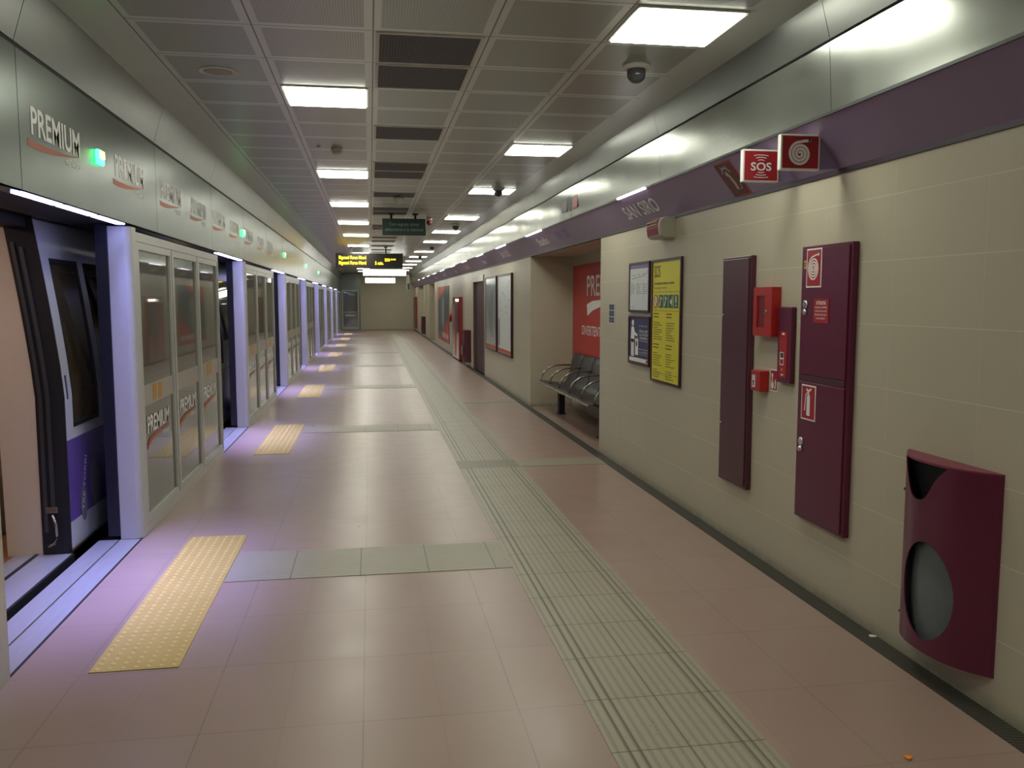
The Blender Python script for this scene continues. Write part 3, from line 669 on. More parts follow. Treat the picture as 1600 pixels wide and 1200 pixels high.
quad(b, o, RY, UZ, .0, W_, .712, .7145); quad(b, o, RY, UZ, .0, W_, .560, .5625); quad(b, o, RY, UZ, .0, W_, .05, .0525)
for cx in (.0, .31):
    z = .54
    for blk in (2, 0, 7, 0, 2, 0, 5, 0, 3):
        if blk == 0: z -= .022; continue
        for k in range(blk + (1 if blk > 2 else 0)):
            L = rr.uniform(.10, .22) if blk > 2 else rr.uniform(.12, .15)
            x = 0
            while x < L:
                wl = rr.uniform(.012, .04); quad(b, o, RY, UZ, cx + x, cx + min(x + wl, L), z - (.006 if blk > 2 else .009), z); x += wl + .006
            z -= .0195 if blk > 2 else .026
obj('body_text', b, M['yellink'], sh)
b = NB()
for k in range(4): quad(b, o, RY, UZ, .125 + k * .118, .225 + k * .118, .585, .69)
obj('green_pictograms', b, M['green'], sh)
b = NB()
o2 = o + Vector((-.0012, 0, 0))
for k in range(2): band(b, o2, RY, UZ, [(.145 + k * .118, .60), (.17 + k * .118, .635), (.165 + k * .118, .675), (.2 + k * .118, .655)], .014)
quad(b, o2, RY, UZ, .40, .445, .62, .65); quad(b, o2, RY, UZ, .435, .447, .60, .675); quad(b, o2, RY, UZ, .52, .54, .625, .68); quad(b, o2, RY, UZ, .52, .54, .598, .612)
poly(b, o2, RY, UZ, ell(.05, .637, .038, .045, 16)); obj('white_symbols', b, M['white'], sh)
b = NB(); band(b, o2 + Vector((-.0012, 0, 0)), RY, UZ, ell(.05, .637, .043, .05, 20) + [(.093, .637)], .010); band(b, o2 + Vector((-.0012, 0, 0)), RY, UZ, [(.025, .67), (.075, .605)], .009); obj('prohibition_ring', b, M['signred'], sh)
t0 = thing('map_poster', 'framed white notice with a lilac header above the navy notice', 'poster', (WX, 7.35, 1.49))
sh = poster(t0, 7.63, 7.055, 1.49, 1.93, M['posterwhite'], FRM)
o = Vector((WX - .0135, 7.605, 1.515))
b = NB(); quad(b, o, RY, UZ, 0, .53, .36, .39); obj('lilac_header', b, M['lilac'], sh)
b = NB()
band(b, o, RY, UZ, [(.05, .27), (.25, .285), (.42, .295), (.50, .33)], .005)
for k in range(3):
    quad(b, o, RY, UZ, .04 + k * .17, .048 + k * .17, .13, .24)
    for j in range(6): quad(b, o, RY, UZ, .06 + k * .17, .06 + k * .17 + rr.uniform(.05, .11), .14 + j * .016, .144 + j * .016)
for j in range(3): quad(b, o, RY, UZ, .07 + j * .14, .15 + j * .14, .30 + j * .004, .305 + j * .004)
quad(b, o, RY, UZ, .04, .12, .02, .024); obj('grey_diagram', b, M['greyink'], sh)
t0 = thing('notice_poster', 'framed navy notice with a white standing figure at a ticket gate, under the white notice', 'poster', (WX, 7.35, 1.03))
sh = poster(t0, 7.63, 7.035, 1.025, 1.455, M['posterblue'], FRM)
o = Vector((WX - .0135, 7.605, 1.05))
b = NB(); poly(b, o, RY, UZ, ell(.10, .345, .033, .028, 14)); poly(b, o, RY, UZ, [(.04, .17), (.06, .30), (.085, .312), (.13, .31), (.155, .265), (.235, .245), (.235, .225), (.15, .235), (.14, .17)])
quad(b, o, RY, UZ, .055, .093, .045, .20); quad(b, o, RY, UZ, .100, .138, .045, .20); poly(b, o, RY, UZ, [(.175, .06), (.26, .06), (.26, .215), (.175, .215)])
quad(b, o, RY, UZ, .0, .55, .0, .035)
add_text(b, 'dal 1 febbraio 2016', o + RY * .40 + UZ * .315, RY, UZ, .014, .22, 'c'); 
for k, s in enumerate(['TORNELLI APERTI', 'SOLO CON TESSERA', 'ABBONAMENTO']): add_text(b, s, o + RY * .41 + UZ * (.265 - k * .03), RY, UZ, .02, .26 - k * .02, 'c', .008)
add_text(b, 'Info: www.atm.it', o + RY * .41 + UZ * .11, RY, UZ, .013, .24, 'c'); add_text(b, 'atm-mi.it 02 48 607 607', o + RY * .41 + UZ * .085, RY, UZ, .013, .27, 'c')
quad(b, o, RY, UZ, .28, .54, .188, .191); quad(b, o, RY, UZ, .28, .54, .07, .0715)
obj('white_print', b, M['white'], sh)
b = NB(); quad(b, o + Vector((-.0012, 0, 0)), RY, UZ, .49, .535, .006, .03); obj('red_mark', b, M['signred'], sh)
b = NB(); poly(b, o + Vector((-.0012, 0, 0)), RY, UZ, ell(.217, .16, .02, .026, 14)); quad(b, o + Vector((-.0012, 0, 0)), RY, UZ, .19, .245, .205, .225); obj('gate_marks', b, M['posterblue'], sh)
# --- small triple plate
t0 = thing('tactile_plate', 'small pale plate with three dark grey squares at the niche corner', 'sign', (WX, 8.22, 1.37))
b = NB(); quad(b, (WX - .001, 8.33, 1.365), RY, UZ, 0, .20, 0, .195, .003); s = obj('plate', b, M['posterwhite'], t0)
for k in range(3):
    b = NB(); quad(b, (WX - .0045, 8.322, 1.375 + k * .063), RY, UZ, 0, .17, 0, .055, .001); q = obj('dark_square', b, mat('slate_square', '3c4452', .5), s)
    b = NB(); quad(b, (WX - .006, 8.322, 1.375 + k * .063), RY, UZ, .03, .13, .024, .031); quad(b, (WX - .006, 8.322, 1.375 + k * .063), RY, UZ, .04 + .02 * k, .11, .012, .018); obj('raised_mark', b, M['greyink'], q)
# --- siren
t0 = thing('alarm_siren', 'cream and red striped alarm siren just below the purple band', 'alarm', (WX, 6.62, 2.09))
b = NB(); prism(b, [(WX, 2.245), (WX - .09, 2.245), (WX - .125, 2.215), (WX - .13, 2.16), (WX - .12, 2.10), (WX - .09, 2.085), (WX, 2.085)], 'y', 6.47, 6.80); 
bmesh.ops.bevel(b, geom=[e for e in b.edges], offset=.006, segments=2, affect='EDGES'); obj('siren_housing', b, M['horn'], t0)
b = NB(); prism(b, [(WX - .11, 2.235), (WX - .1285, 2.215), (WX - .1345, 2.16), (WX - .127, 2.11), (WX - .11, 2.11)], 'y', 6.53, 6.785); obj('red_lens', b, M['lens'], t0)
b = NB()
for z in (2.19, 2.212): box(b, WX - .138, WX - .12, 6.54, 6.78, z - .004, z + .004, .002)
obj('lens_rib', b, M['horn'], t0)
# --- flag signs under the band
def flag(y, label, drawfn, face, s0=2.025, s1=2.235, z0=2.245, z1=2.42):
    t = thing('flag_sign', label, 'sign', (2.2, y, z0), 'projecting red emergency signs')
    b = NB(); prism(b, [(s1 - .002, z0 + .004), (2.355, 2.26), (2.225, 2.42), (s1 - .002, z1)], 'y', y + .008, y + .03); obj('purple_bracket', b, M['purple'], t)
    b = NB(); box(b, s0, s1, y, y + .035, z0, z1, .003); c = obj('sign_box', b, M['white'], t)
    b = NB(); quad(b, (s0, y - .0002, z0), (1, 0, 0), UZ, .009, s1 - s0 - .009, .009, z1 - z0 - .009, .001); obj('sign_face', b, face, c)
    b = NB(); drawfn(b, Vector((s0, y - .0015, z0))); obj('sign_symbol', b, M['white'], c)
RX = Vector((1, 0, 0))
def f_hose(b, o): spiral(b, o + RX * .102 + UZ * .080, .058, 3.2, .013, 1.0, RX, UZ)
def f_sos(b, o):
    add_text(b, 'SOS', o + RX * .105 + UZ * .062, RX, UZ, .042, .12, 'c', .02)
    for k in range(3):
        w_ = .018 + .012 * k
        band(b, o, RX, UZ, [(.105 - w_, .053 - .013 * k), (.105 - w_ * .5, .050 - .013 * k), (.105 + w_ * .5, .050 - .013 * k), (.105 + w_, .053 - .013 * k)], .004)
        band(b, o, RX, UZ, [(.105 - w_, .115 + .013 * k), (.105 - w_ * .5, .119 + .013 * k), (.105 + w_ * .5, .119 + .013 * k), (.105 + w_, .115 + .013 * k)], .004)
flag(4.08, 'projecting red sign with a white hose spiral, nearest of the signs under the purple band', f_hose, M['signred'])
flag(4.52, 'projecting red SOS sign with wave marks, between hose sign and phone plate', f_sos, M['signred'])
t0 = thing('phone_sign', 'flat dark red phone handset plate tilted on the purple band', 'sign', bandp(5.22, .02))
o = bandp(5.34, .015, .001)
b = NB(); quad(b, o, RY, BU, 0, .24, 0, .255, .003); s = obj('plate', b, M['redpr'], t0)
o2 = o + RY.cross(BU) * .0035
b = NB(); quad(b, o2, RY, BU, .01, .23, .01, .245, .001); obj('sign_face', b, M['darkred'], s)
o3 = o2 + RY.cross(BU) * .0015
b = NB(); band(b, o3, RY, BU, [(.12, .05), (.13, .09), (.12, .15), (.095, .18)], [.03, .028, .026, .04]); band(b, o3, RY, BU, ell(.11, .165, .055, .05, 10, .2, PI - .2, False), .01); band(b, o3, RY, BU, [(.16, .05), (.185, .055), (.195, .085)], .009)
for a in (-.5, 0, .5): band(b, o3, RY, BU, [(.11 + .06 * math.sin(a), .205 + 0 * a), (.11 + .08 * math.sin(a), .228)], .007)
obj('sign_symbol', b, M['sticker'], s)
# --- litter bins
def bin_profile(y0, y1, bulge, n=18, x=WX):
    ym = (y0 + y1) / 2; hw = (y1 - y0) / 2; pts = []
    for i in range(n + 1):
        u = -1 + 2 * i / n; pts.append((x - .002 - bulge * (1 - abs(u) ** 2.6), ym + u * hw))
    return pts
t0 = thing('litter_bin', 'large maroon wall-mounted litter bin with curved front and oval window', 'bin', (WX, 3.15, .13))
y0, y1, zb, zt, bl = 2.85, 3.435, .14, .935, .115
prof = bin_profile(y0, y1, bl, 36)
# curved front sheet with a mouth cut-out and an oval hole: grid of quads, faces skipped where holes are
def fx(y):
    u = (y - (y0 + y1) / 2) / ((y1 - y0) / 2); return WX - .002 - bl * (1 - abs(u) ** 2.6)
EC = (3.135, .40, .155, .205)      # oval window centre y,z radius y,z
MC = 3.205; MD = .165
def mhalf(z):
    k = (zt - z) / MD
    if k > 1: return 0
    k = max(k, 0); return .078 * math.sqrt(max(0, 1 - k ** 5)) + .105 * (1 - k) ** 2.2
def hole(z):   # centre, half width of the cut at this height
    if z >= zt - MD: return MC, mhalf(z)
    e = (z - EC[1]) / EC[3]
    if abs(e) <= 1: return EC[0], EC[2] * math.sqrt(max(0, 1 - e * e))
    if z < EC[1]: return EC[0], 0
    f = (z - EC[1] - EC[3]) / (zt - MD - EC[1] - EC[3]); return EC[0] + (MC - EC[0]) * f, 0
b = NB(); zr = [zb + .0001, zb + .03]
zr += [EC[1] - EC[3] * math.cos(PI * k / 40) for k in range(41)] + [EC[1] + EC[3] + .03 * k for k in (1, 2, 3)]
zr += [zt - MD * (1 - (k / 30) ** 1.6) for k in range(31)]; nu = 20; rows = []
for z in zr:
    c_, h_ = hole(z); h_ = max(h_, .006)
    ys1 = [y0 + (c_ - h_ - y0) * (k / nu) for k in range(nu + 1)] + [c_ + h_ + (y1 - c_ - h_) * (k / nu) for k in range(nu + 1)]
    rows.append([b.verts.new((fx(y), y, z)) for y in ys1])
for k in range(len(zr) - 1):
    opened = (hole(zr[k])[1] > .0 or hole(zr[k + 1])[1] > .0) and not (zr[k] > EC[1] + EC[3] - .001 and zr[k + 1] < zt - MD + .0005)
    for i in range(2 * nu + 1):
        if i == nu and opened: continue
        f = b.faces.new((rows[k][i], rows[k][i + 1], rows[k + 1][i + 1], rows[k + 1][i])); f.smooth = True
g = bmesh.ops.extrude_face_region(b, geom=list(b.faces)); bmesh.ops.translate(b, verts=[v for v in g['geom'] if isinstance(v, bmesh.types.BMVert)], vec=(.006, 0, 0))
bmesh.ops.recalc_face_normals(b, faces=b.faces)
for ed in b.edges:
    if ed.calc_face_angle(0) > .5: ed.smooth = False
obj('bin_front', b, M['maroon'], t0)
b = NB(); prism(b, [(WX, y0)] + prof + [(WX, y1)], 'z', zt - .004, zt + .006); obj('bin_lid', b, M['maroontop'], t0)
b = NB(); box(b, WX - .012, WX, y0 + .006, y1 - .006, zb, zt); prism(b, [(WX, y0 + .01)] + [(x + .012, y) for x, y in bin_profile(y0 + .01, y1 - .01, bl - .01, 20)] + [(WX, y1 - .01)], 'z', zb + .001, zb + .012); obj('bin_back', b, M['maroon'], t0)
b = NB(); prism(b, [(WX - .03, y0 + .03)] + [(x + .02, y) for x, y in bin_profile(y0 + .03, y1 - .03, bl - .012, 20)] + [(WX - .03, y1 - .03)], 'z', zb + .02, zt - .19); obj('bin_liner', b, M['binwin'], t0)['label'] = 'cloudy grey plastic liner behind the oval window'
b = NB(); box(b, WX - .035, WX - .026, y0 + .09, y1 - .05, zt - .2, zt - .005); obj('dark_mouth', b, M['black'], t0)
for z in (.76, .20):
    b = NB(); lathe(b, [(.007, 0), (.007, .004)], (WX - .012, y1, z), 10, (0, 1, 0)); obj('hinge_bolt', b, M['chrome'], t0)
def small_bin(y0, y1, z0, z1, label, bl=.16):
    t = thing('litter_bin', label, 'bin', (WX, (y0 + y1) / 2, z0))
    b = NB(); pr = bin_profile(y0, y1, bl, 16); prism(b, [(WX, y0)] + pr + [(WX, y1)], 'z', z0, z1); obj('bin_body', b, M['maroon2'], t)
    b = NB(); pr = bin_profile(y0 + .01, y1 - .01, bl, 16); prism(b, [(WX, y0)] + pr + [(WX, y1)], 'z', z1, z1 + .012); obj('bin_lid', b, M['maroontop'], t)
    b = NB(); lathe(b, [(.12, 0), (.12, .01)], (WX - .02 - bl, (y0 + y1) / 2, (z0 + z1) / 2 - .1), 20, (-1, 0, 0)); obj('oval_window', b, M['binwin'], t)
small_bin(20.3, 20.95, .11, .87, 'maroon litter bin between the dark door and the glossy red cabinet')
small_bin(37.3, 38.1, .11, .87, 'maroon litter bin farthest down the wall beyond the second recess')
# --- framed maps beyond the niche
for i, (ya, yb, lab) in enumerate([(15.75, 14.2, 'tall framed white street map nearest to the seating niche'), (17.45, 15.95, 'tall framed glossy grey-white network map next to the dark door')]):
    t0 = thing('wall_map', lab, 'map', (WX, (ya + yb) / 2, .62), 'framed wall maps')
    sh = poster(t0, ya, yb, .62, 2.05, M['posterwhite'] if i == 0 else mat('glossy_map_paper', '98a09c', .15), FRM, .04, .035)
    o = Vector((WX - .034, ya - .06, .66)); W_ = ya - yb - .12
    b = NB(); quad(b, o, RY, UZ, 0, W_, 0, .07); obj('orange_footer', b, M['orange'], sh)
    b = NB()
    rr = random.Random(i)
    for k in range(26 if i == 0 else 8): a, c = rr.uniform(.2, W_ - .1), rr.uniform(.5, 1.25); quad(b, o, RY, UZ, a, a + rr.uniform(.01, .06), c, c + rr.uniform(.008, .03))
    if i == 0:
        for k in range(22): quad(b, o, RY, UZ, .02, .22, .12 + k * .022, .134 + k * .022)
    else:
        for k in range(5): band(b, o, RY, UZ, [(rr.uniform(.1, 1.2), .2), (rr.uniform(.3, 1), .7), (rr.uniform(.1, 1.2), 1.2)], .008)
    obj('map_print', b, M['greyink'], sh)
# --- dark door in the wall
dr = sstruct('door_2', (WX, 18.8, 0), 'dark maroon service door with a bright lit panel above')
b = NB(); frame(b, 'x', DR[0], DR[1], 0, 2.13, (.05, .05, .0, .04), WX - .015, WX + .12); struct('door_frame', b, mat('reddish_door_frame', '6d4a44', .4), dr)
b = NB(); box(b, WX + .04, WX + .09, DR[0] + .05, DR[1] - .05, .0, 2.0); q = struct('door_leaf', b, M['doorbrown'], dr)
b = NB(); tube(b, [(WX + .02, 18.05, 1.02), (WX + .02, 18.2, 1.02)], .012); box(b, WX + .02, WX + .045, 18.04, 18.06, 1.0, 1.04); struct('door_handle', b, M['chrome'], q)
b = NB(); box(b, WX - .02, WX + .1, DR[0] + .05, DR[1] - .05, 2.0, 2.13); struct('transom_panel', b, M['white'], dr)
# --- red glossy cabinet
t0 = thing('vending_cabinet', 'glossy red floor-standing cabinet beyond the litter bin, with bright top display', 'cabinet', (WX, 23.3, 0))
b = NB(); box(b, WX - .10, WX - .003, 22.2, 23.9, .04, 1.68, .01); obj('cabinet_body', b, M['glossred'], t0)
b = NB(); box(b, WX - .112, WX - .10, 22.3, 23.0, .75, 1.5); obj('dark_front_panel', b, M['maroon2'], t0)
b = NB(); box(b, WX - .112, WX - .10, 23.05, 23.85, .12, 1.5); obj('pale_front_panel', b, mat('salmon_panel', 'a8695f', .2), t0)
b = NB(); box(b, WX - .08, WX - .003, 22.22, 23.88, 0, .04); obj('plinth', b, M['black'], t0)
b = NB()
for k in range(3): box(b, WX - .104, WX - .10, 22.3 + k * .28, 22.42 + k * .28, 1.56, 1.62)
obj('display_lamps', b, M['headlamp'], t0)
b = NB(); lathe(b, [(.13, 0), (.13, .04), (.05, .07)], (WX, 25.3, 1.08), 20, (-1, 0, 0)); tag(obj('alarm_bell', b, M['firered'], at=(WX, 25.3, 1.08)), 'small round red bell on the wall between red cabinet and grey poster', 'alarm')
# --- big poster
t0 = thing('advertising_poster', 'large grey poster with orange top corner and red bottom corner', 'poster', (WX, 28.0, .27))
b = NB(); box(b, WX - .015, WX - .001, 25.95, 30.1, .27, 2.03); sh = obj('poster_sheet', b, mat('slate_poster_print', '4d5553', .35, 0, .5, 1.6, stretch=(1, 2.5, .5)), t0)
o = Vector((WX - .016, 30.1, .27)); W_ = 4.15
b = NB(); poly(b, o, RY, UZ, [(0, 1.76), (0, 1.25), (3.2, 1.76)]); obj('orange_corner', b, M['orange'], sh)
b = NB(); poly(b, o, RY, UZ, [(0, 0), (W_, 0), (W_, .85), (1.0, .0)]); poly(b, o, RY, UZ, [(0, 0), (1.0, 0), (0, .2)]); obj('red_corner', b, M['posterred'], sh)
b = NB(); add_text(b, 'PREMIUM', o + RY * 3.9 + UZ * .12 + Vector((-.002, 0, 0)), RY, UZ, .16, 2.2, 'r', .01); obj('white_lettering', b, M['white'], sh)
b = NB(); poly(b, o + Vector((-.0, 0, 0)), RY, UZ, [(1.6, .45), (2.3, .45), (2.5, 1.1), (2.2, 1.45), (1.8, 1.35), (1.5, 1.0)]); obj('pale_figure', b, mat('pale_grey_print', '7d8482', .4, 0, .4, 3), sh)
# --- far cabinet and small plates between the far recesses
t0 = thing('wall_cabinet', 'dull red wall cabinet at the far end of the right wall', 'cabinet', (WX, 44.9, .5))
b = NB(); box(b, WX - .08, WX, 43.9, 45.9, .15, 1.75); obj('cabinet_body', b, M['redpr'], t0)
b = NB(); box(b, WX - .09, WX - .08, 44.0, 45.8, .2, 1.7); obj('cabinet_door', b, M['maroon2'], t0)
# ================================================================ NICHE
t0 = thing('niche_poster', 'large red advertising poster on the back wall of the seating niche', 'poster', (3.0, 10.8, .5))
b = NB(); box(b, 2.992, 2.999, 9.0, 12.56, .35, 2.10); sh = obj('poster_sheet', b, M['posterred'], t0)
b = NB(); add_text(b, 'PREMIUM', (2.9915, 11.72, 1.66), RY, UZ, .27, 1.75, 'l', .01); obj('lettering', b, M['offwhite'], sh); b = NB(); add_text(b, 'DIVERTENTE', (2.9915, 11.98, 1.11), RY, UZ, .13, 1.12, 'l', 0.0); obj('lettering', b, M['offwhite'], sh)
b = NB(); band(b, (2.9915, 11.70, 1.50), RY, UZ, [(0, -.04), (.3, .02), (.7, .055), (1.3, .10)], [.16, .13, .09, .02]); obj('swoosh', b, M['offwhite'], sh)
t0 = thing('bench', 'row of dark plastic seats with looped steel armrests in the wall niche', 'bench', (2.68, 10.7, 0))
SY = 12.23; SP = .60; NSE = 6
def seat_pt(u, xf=2.40):  # profile along depth (x, z): front edge -> seat -> back
    pass
seatprof = [(2.385, .425), (2.40, .437), (2.50, .435), (2.62, .415), (2.74, .400), (2.80, .415), (2.835, .47), (2.87, .60), (2.905, .74), (2.935, .82), (2.955, .835)]
for k in range(NSE):
    ya = SY - SP * k - .012; yb = SY - SP * (k + 1) + .012
    if yb < 8.75: break
    b = NB(); th = .014; n = len(seatprof); rows = []
    for (x, z) in seatprof:
        rows.append([b.verts.new((x, ya + (yb - ya) * j / 6, z - .012 * (1 - ((j - 3) / 3) ** 2) * (1 if z < .5 else 0) + (0))) for j in range(7)])
    for r0, r1 in zip(rows, rows[1:]):
        for j in range(6): f = b.faces.new((r0[j], r0[j + 1], r1[j + 1], r1[j])); f.smooth = True
    g = bmesh.ops.extrude_face_region(b, geom=list(b.faces)); bmesh.ops.translate(b, verts=[v for v in g['geom'] if isinstance(v, bmesh.types.BMVert)], vec=(.006, 0, -.016)); bmesh.ops.recalc_face_normals(b, faces=b.faces)
    st = obj('seat', b, M['bench'], t0)
    b = NB(); box(b, 2.378, 2.388, yb, ya, .412, .43); obj('seat_edge', b, M['ledge'], st)
for k in range(NSE):
    y = SY - SP * k
    if y < 8.85: break
    b = NB(); pts = [(2.45, y, .43), (2.46, y, .50), (2.50, y, .57), (2.58, y, .625), (2.68, y, .65), (2.78, y, .655), (2.88, y, .65)]
    tube(b, pts, .012, 8); obj('armrest', b, M['arm'], t0)
b = NB(); box(b, 2.60, 2.68, 8.95, SY, .35, .395); obj('support_beam', b, M['black'], t0)
for y in (11.75, 9.55):
    b = NB(); box(b, 2.60, 2.68, y - .06, y + .06, .01, .36); box(b, 2.585, 2.695, y - .075, y + .075, 0, .012); obj('leg', b, M['black'], t0)
for k in range(1, NSE):
    y = SY - SP * k
    if y < 8.85: break
    b = NB(); tube(b, [(2.74, y, .39), (2.80, y, .405), (2.84, y, .47), (2.875, y, .60), (2.91, y, .74), (2.95, y, .83)], .008, 6); obj('back_rib', b, M['black'], t0)
# ================================================================ PLATFORM SCREENS (left)
JY = [5.97, 11.12, 16.4, 21.6, 26.7, 31.7, 36.7, 41.7]; SECL = 3.24
SC0 = {}
def make_screen(y, label, logos, bands, length=SECL, jamb=True):
    t = thing('platform_screen', label, 'platform screen', (LX, y, 0), 'glazed platform screen sections')
    # rounded jamb facing the opening
    b = NB(); r = .045
    pts = [(-1.67, y), (LX - r, y)] + [(LX - r + r * math.sin(a * PI / 12), y + r - r * math.cos(a * PI / 12)) for a in range(1, 7)] + [(LX, y + .13), (-1.67, y + .13)]
    prism(b, pts, 'z', 0.004, 2.075); obj('jamb', b, M['jamb'], t)
    b = NB(); box(b, -1.745, -1.672, y - .01, y + .09, .03, 2.085); obj('door_edge', b, M['navy'], t)
    # frame and three panes
    e = y + length; ys_ = [y + .13, y + 1.18, y + 2.20, e - .0]
    b = NB(); box(b, LX - .05, LX, y + .13, e, 0.0, .06); box(b, LX - .05, LX, y + .13, e, 1.99, 2.05); box(b, LX - .05, LX, e - .035, e, .06, 1.99); obj('outer_frame', b, M['frame'], t)
    for k in range(3):
        a = ys_[k] + .004; c = ys_[k + 1] - (.004 if k < 2 else .035)
        b = NB(); frame(b, 'x', a, c, .062, 1.988, (.075, .05, .05, .05), LX - .045, LX - .004); f = obj('pane_frame', b, M['frame'], t)
        b = NB(); box(b, LX - .028, LX - .02, a + .07, c - .045, .10, 1.95); obj('glass_pane', b, M['glass'], f)
        b = NB(); box(b, LX - .012, LX - .003, c - .006, c + .006, .07, 1.98); obj('gasket', b, M['black'], f)
        if bands:
            b = NB(); quad(b, (LX - .018, a + .075, .865), LY, UZ, 0, c - a - .13, 0, .145, .002); s = obj('band_sticker', b, M['sticker'], f)
            if k != 1:
                b = NB()
                for q in (0, 1): quad(b, (LX - .0155, a + .35 + q * .16, .885), LY, UZ, 0, .11, 0, .11, .001)
                obj('amber_label', b, M['amber'], s)
        if logos: logo(f, a + .17, .67, (c - a) * .62, .115, M['white'], M['orange'], LX - .0165, False)
    return t
def full_label(i): return 'glazed platform screen section between door openings, %s one ahead' % ORD[i]
for i, y in enumerate(JY):
    nxt = (JY[i + 1] if i < 7 else YE)
    ln = 3.26 if i < 7 else YE - y - .0
    if i >= 1: ln = (JY[i + 1] - y) - 1.98 if i < 7 else YE - y - .01
    make_screen(y, full_label(i), i < 3, i < 4, ln)
# near section behind the frame edge
t0 = thing('platform_screen', 'glazed platform screen section cut by the left picture edge, nearest the camera', 'platform screen', (LX, .7, 0), 'glazed platform screen sections')
b = NB(); frame(b, 'x', .6, 3.80, 0, 2.06, (.05, .09, .10, .06), LX - .05, LX); obj('outer_frame', b, M['frame'], t0)
b = NB(); box(b, LX - .028, LX - .02, .65, 3.72, .09, 2.0); obj('glass_pane', b, M['glass'], t0)
b = NB(); box(b, LX - .055, LX - .045, 3.795, 3.802, 0, 2.06); obj('gasket', b, M['black'], t0)
t0 = thing('platform_screen', 'glazed platform screen section behind the camera', 'platform screen', (LX, YB, 0), 'glazed platform screen sections')
b = NB(); frame(b, 'x', YB, .59, 0, 2.06, (.05, .09, .10, .06), LX - .05, LX); obj('outer_frame', b, M['frame'], t0)
# LED lamps over openings
def opening(i): # y range
    if i == 0: return 3.80, 5.97
    return JY[i - 1] + (3.26 if i == 1 else (JY[i] - JY[i - 1]) - 1.98), JY[i]
for i in range(8):
    a, c = opening(i)
    t = thing('door_lamp', 'violet-white LED lamp strip above the %s door opening' % ORD[i], 'light', (LX - .03, (a + c) / 2, 2.11), 'LED strips above the door openings')
    e = c - .05; st = e - 1.69
    for k in range(3):
        y0_ = st + k * .565; b = NB()
        o = Vector((LX - .0585 + .004, y0_, 2.085 - .004)); upv = Vector((.055, 0, .05)); 
        n = LY.cross(upv.normalized())
        box(b, LX - .062, LX - .012, y0_ + .022, y0_ + .540, 2.080, 2.0878); obj('led_panel', b, M['led'], t)
    ld = bpy.data.lights.new('led_beam', 'AREA'); ld.shape = 'RECTANGLE'; ld.size = .045; ld.size_y = 1.66; ld.energy = 14; ld.color = (.36, .36, 1.0); ld.spread = math.radians(52)
    lo = bpy.data.objects.new('led_beam', ld); COL.objects.link(lo); lo.parent = t
    lo.location = Vector((LX - .036, (st + e) / 2, 2.078)) - t.location; lo.rotation_euler = (0, math.radians(-6), 0)
# green indicators
for i, y in enumerate([5.30, 11.0, 16.2, 21.4, 26.6]):
    t = thing('door_indicator', 'green and yellow lit door indicator on the left fascia, %s from the camera' % ORD[i], 'indicator light', (LX, y, 2.40), 'lit door indicators')
    b = NB(); box(b, LX, LX + .025, y, y + .10, 2.37, 2.455, .008); obj('housing', b, M['greenled'], t)
    b = NB(); box(b, LX + .02, LX + .03, y + .01, y + .09, 2.405, 2.45, .004); obj('yellow_lens', b, M['yellowled'], t)
# sill plates
for i in range(8):
    a, c = opening(i)
    t = thing('door_sill', 'grey metal threshold plates of the %s door opening' % ORD[i], 'threshold', (-1.65, a, 0), 'threshold plates at the door openings')
    b = NB(); box(b, -1.675, LX - .012, a, c, -.03, .002); obj('outer_plate', b, M['sill'], t)
    b = NB(); box(b, -1.81, -1.685, a, c, -.03, .002); obj('inner_plate', b, M['sill'], t)
    b = NB(); box(b, -1.69, -1.67, a, c, -.04, -.01); box(b, LX - .015, LX - .004, a, c, -.03, .004); obj('groove', b, M['black'], t)
b = NB(); box(b, -1.84, LX - .006, YB, YE, -1.0, -.04); struct('baseboard_left', b, M['tunnel'])
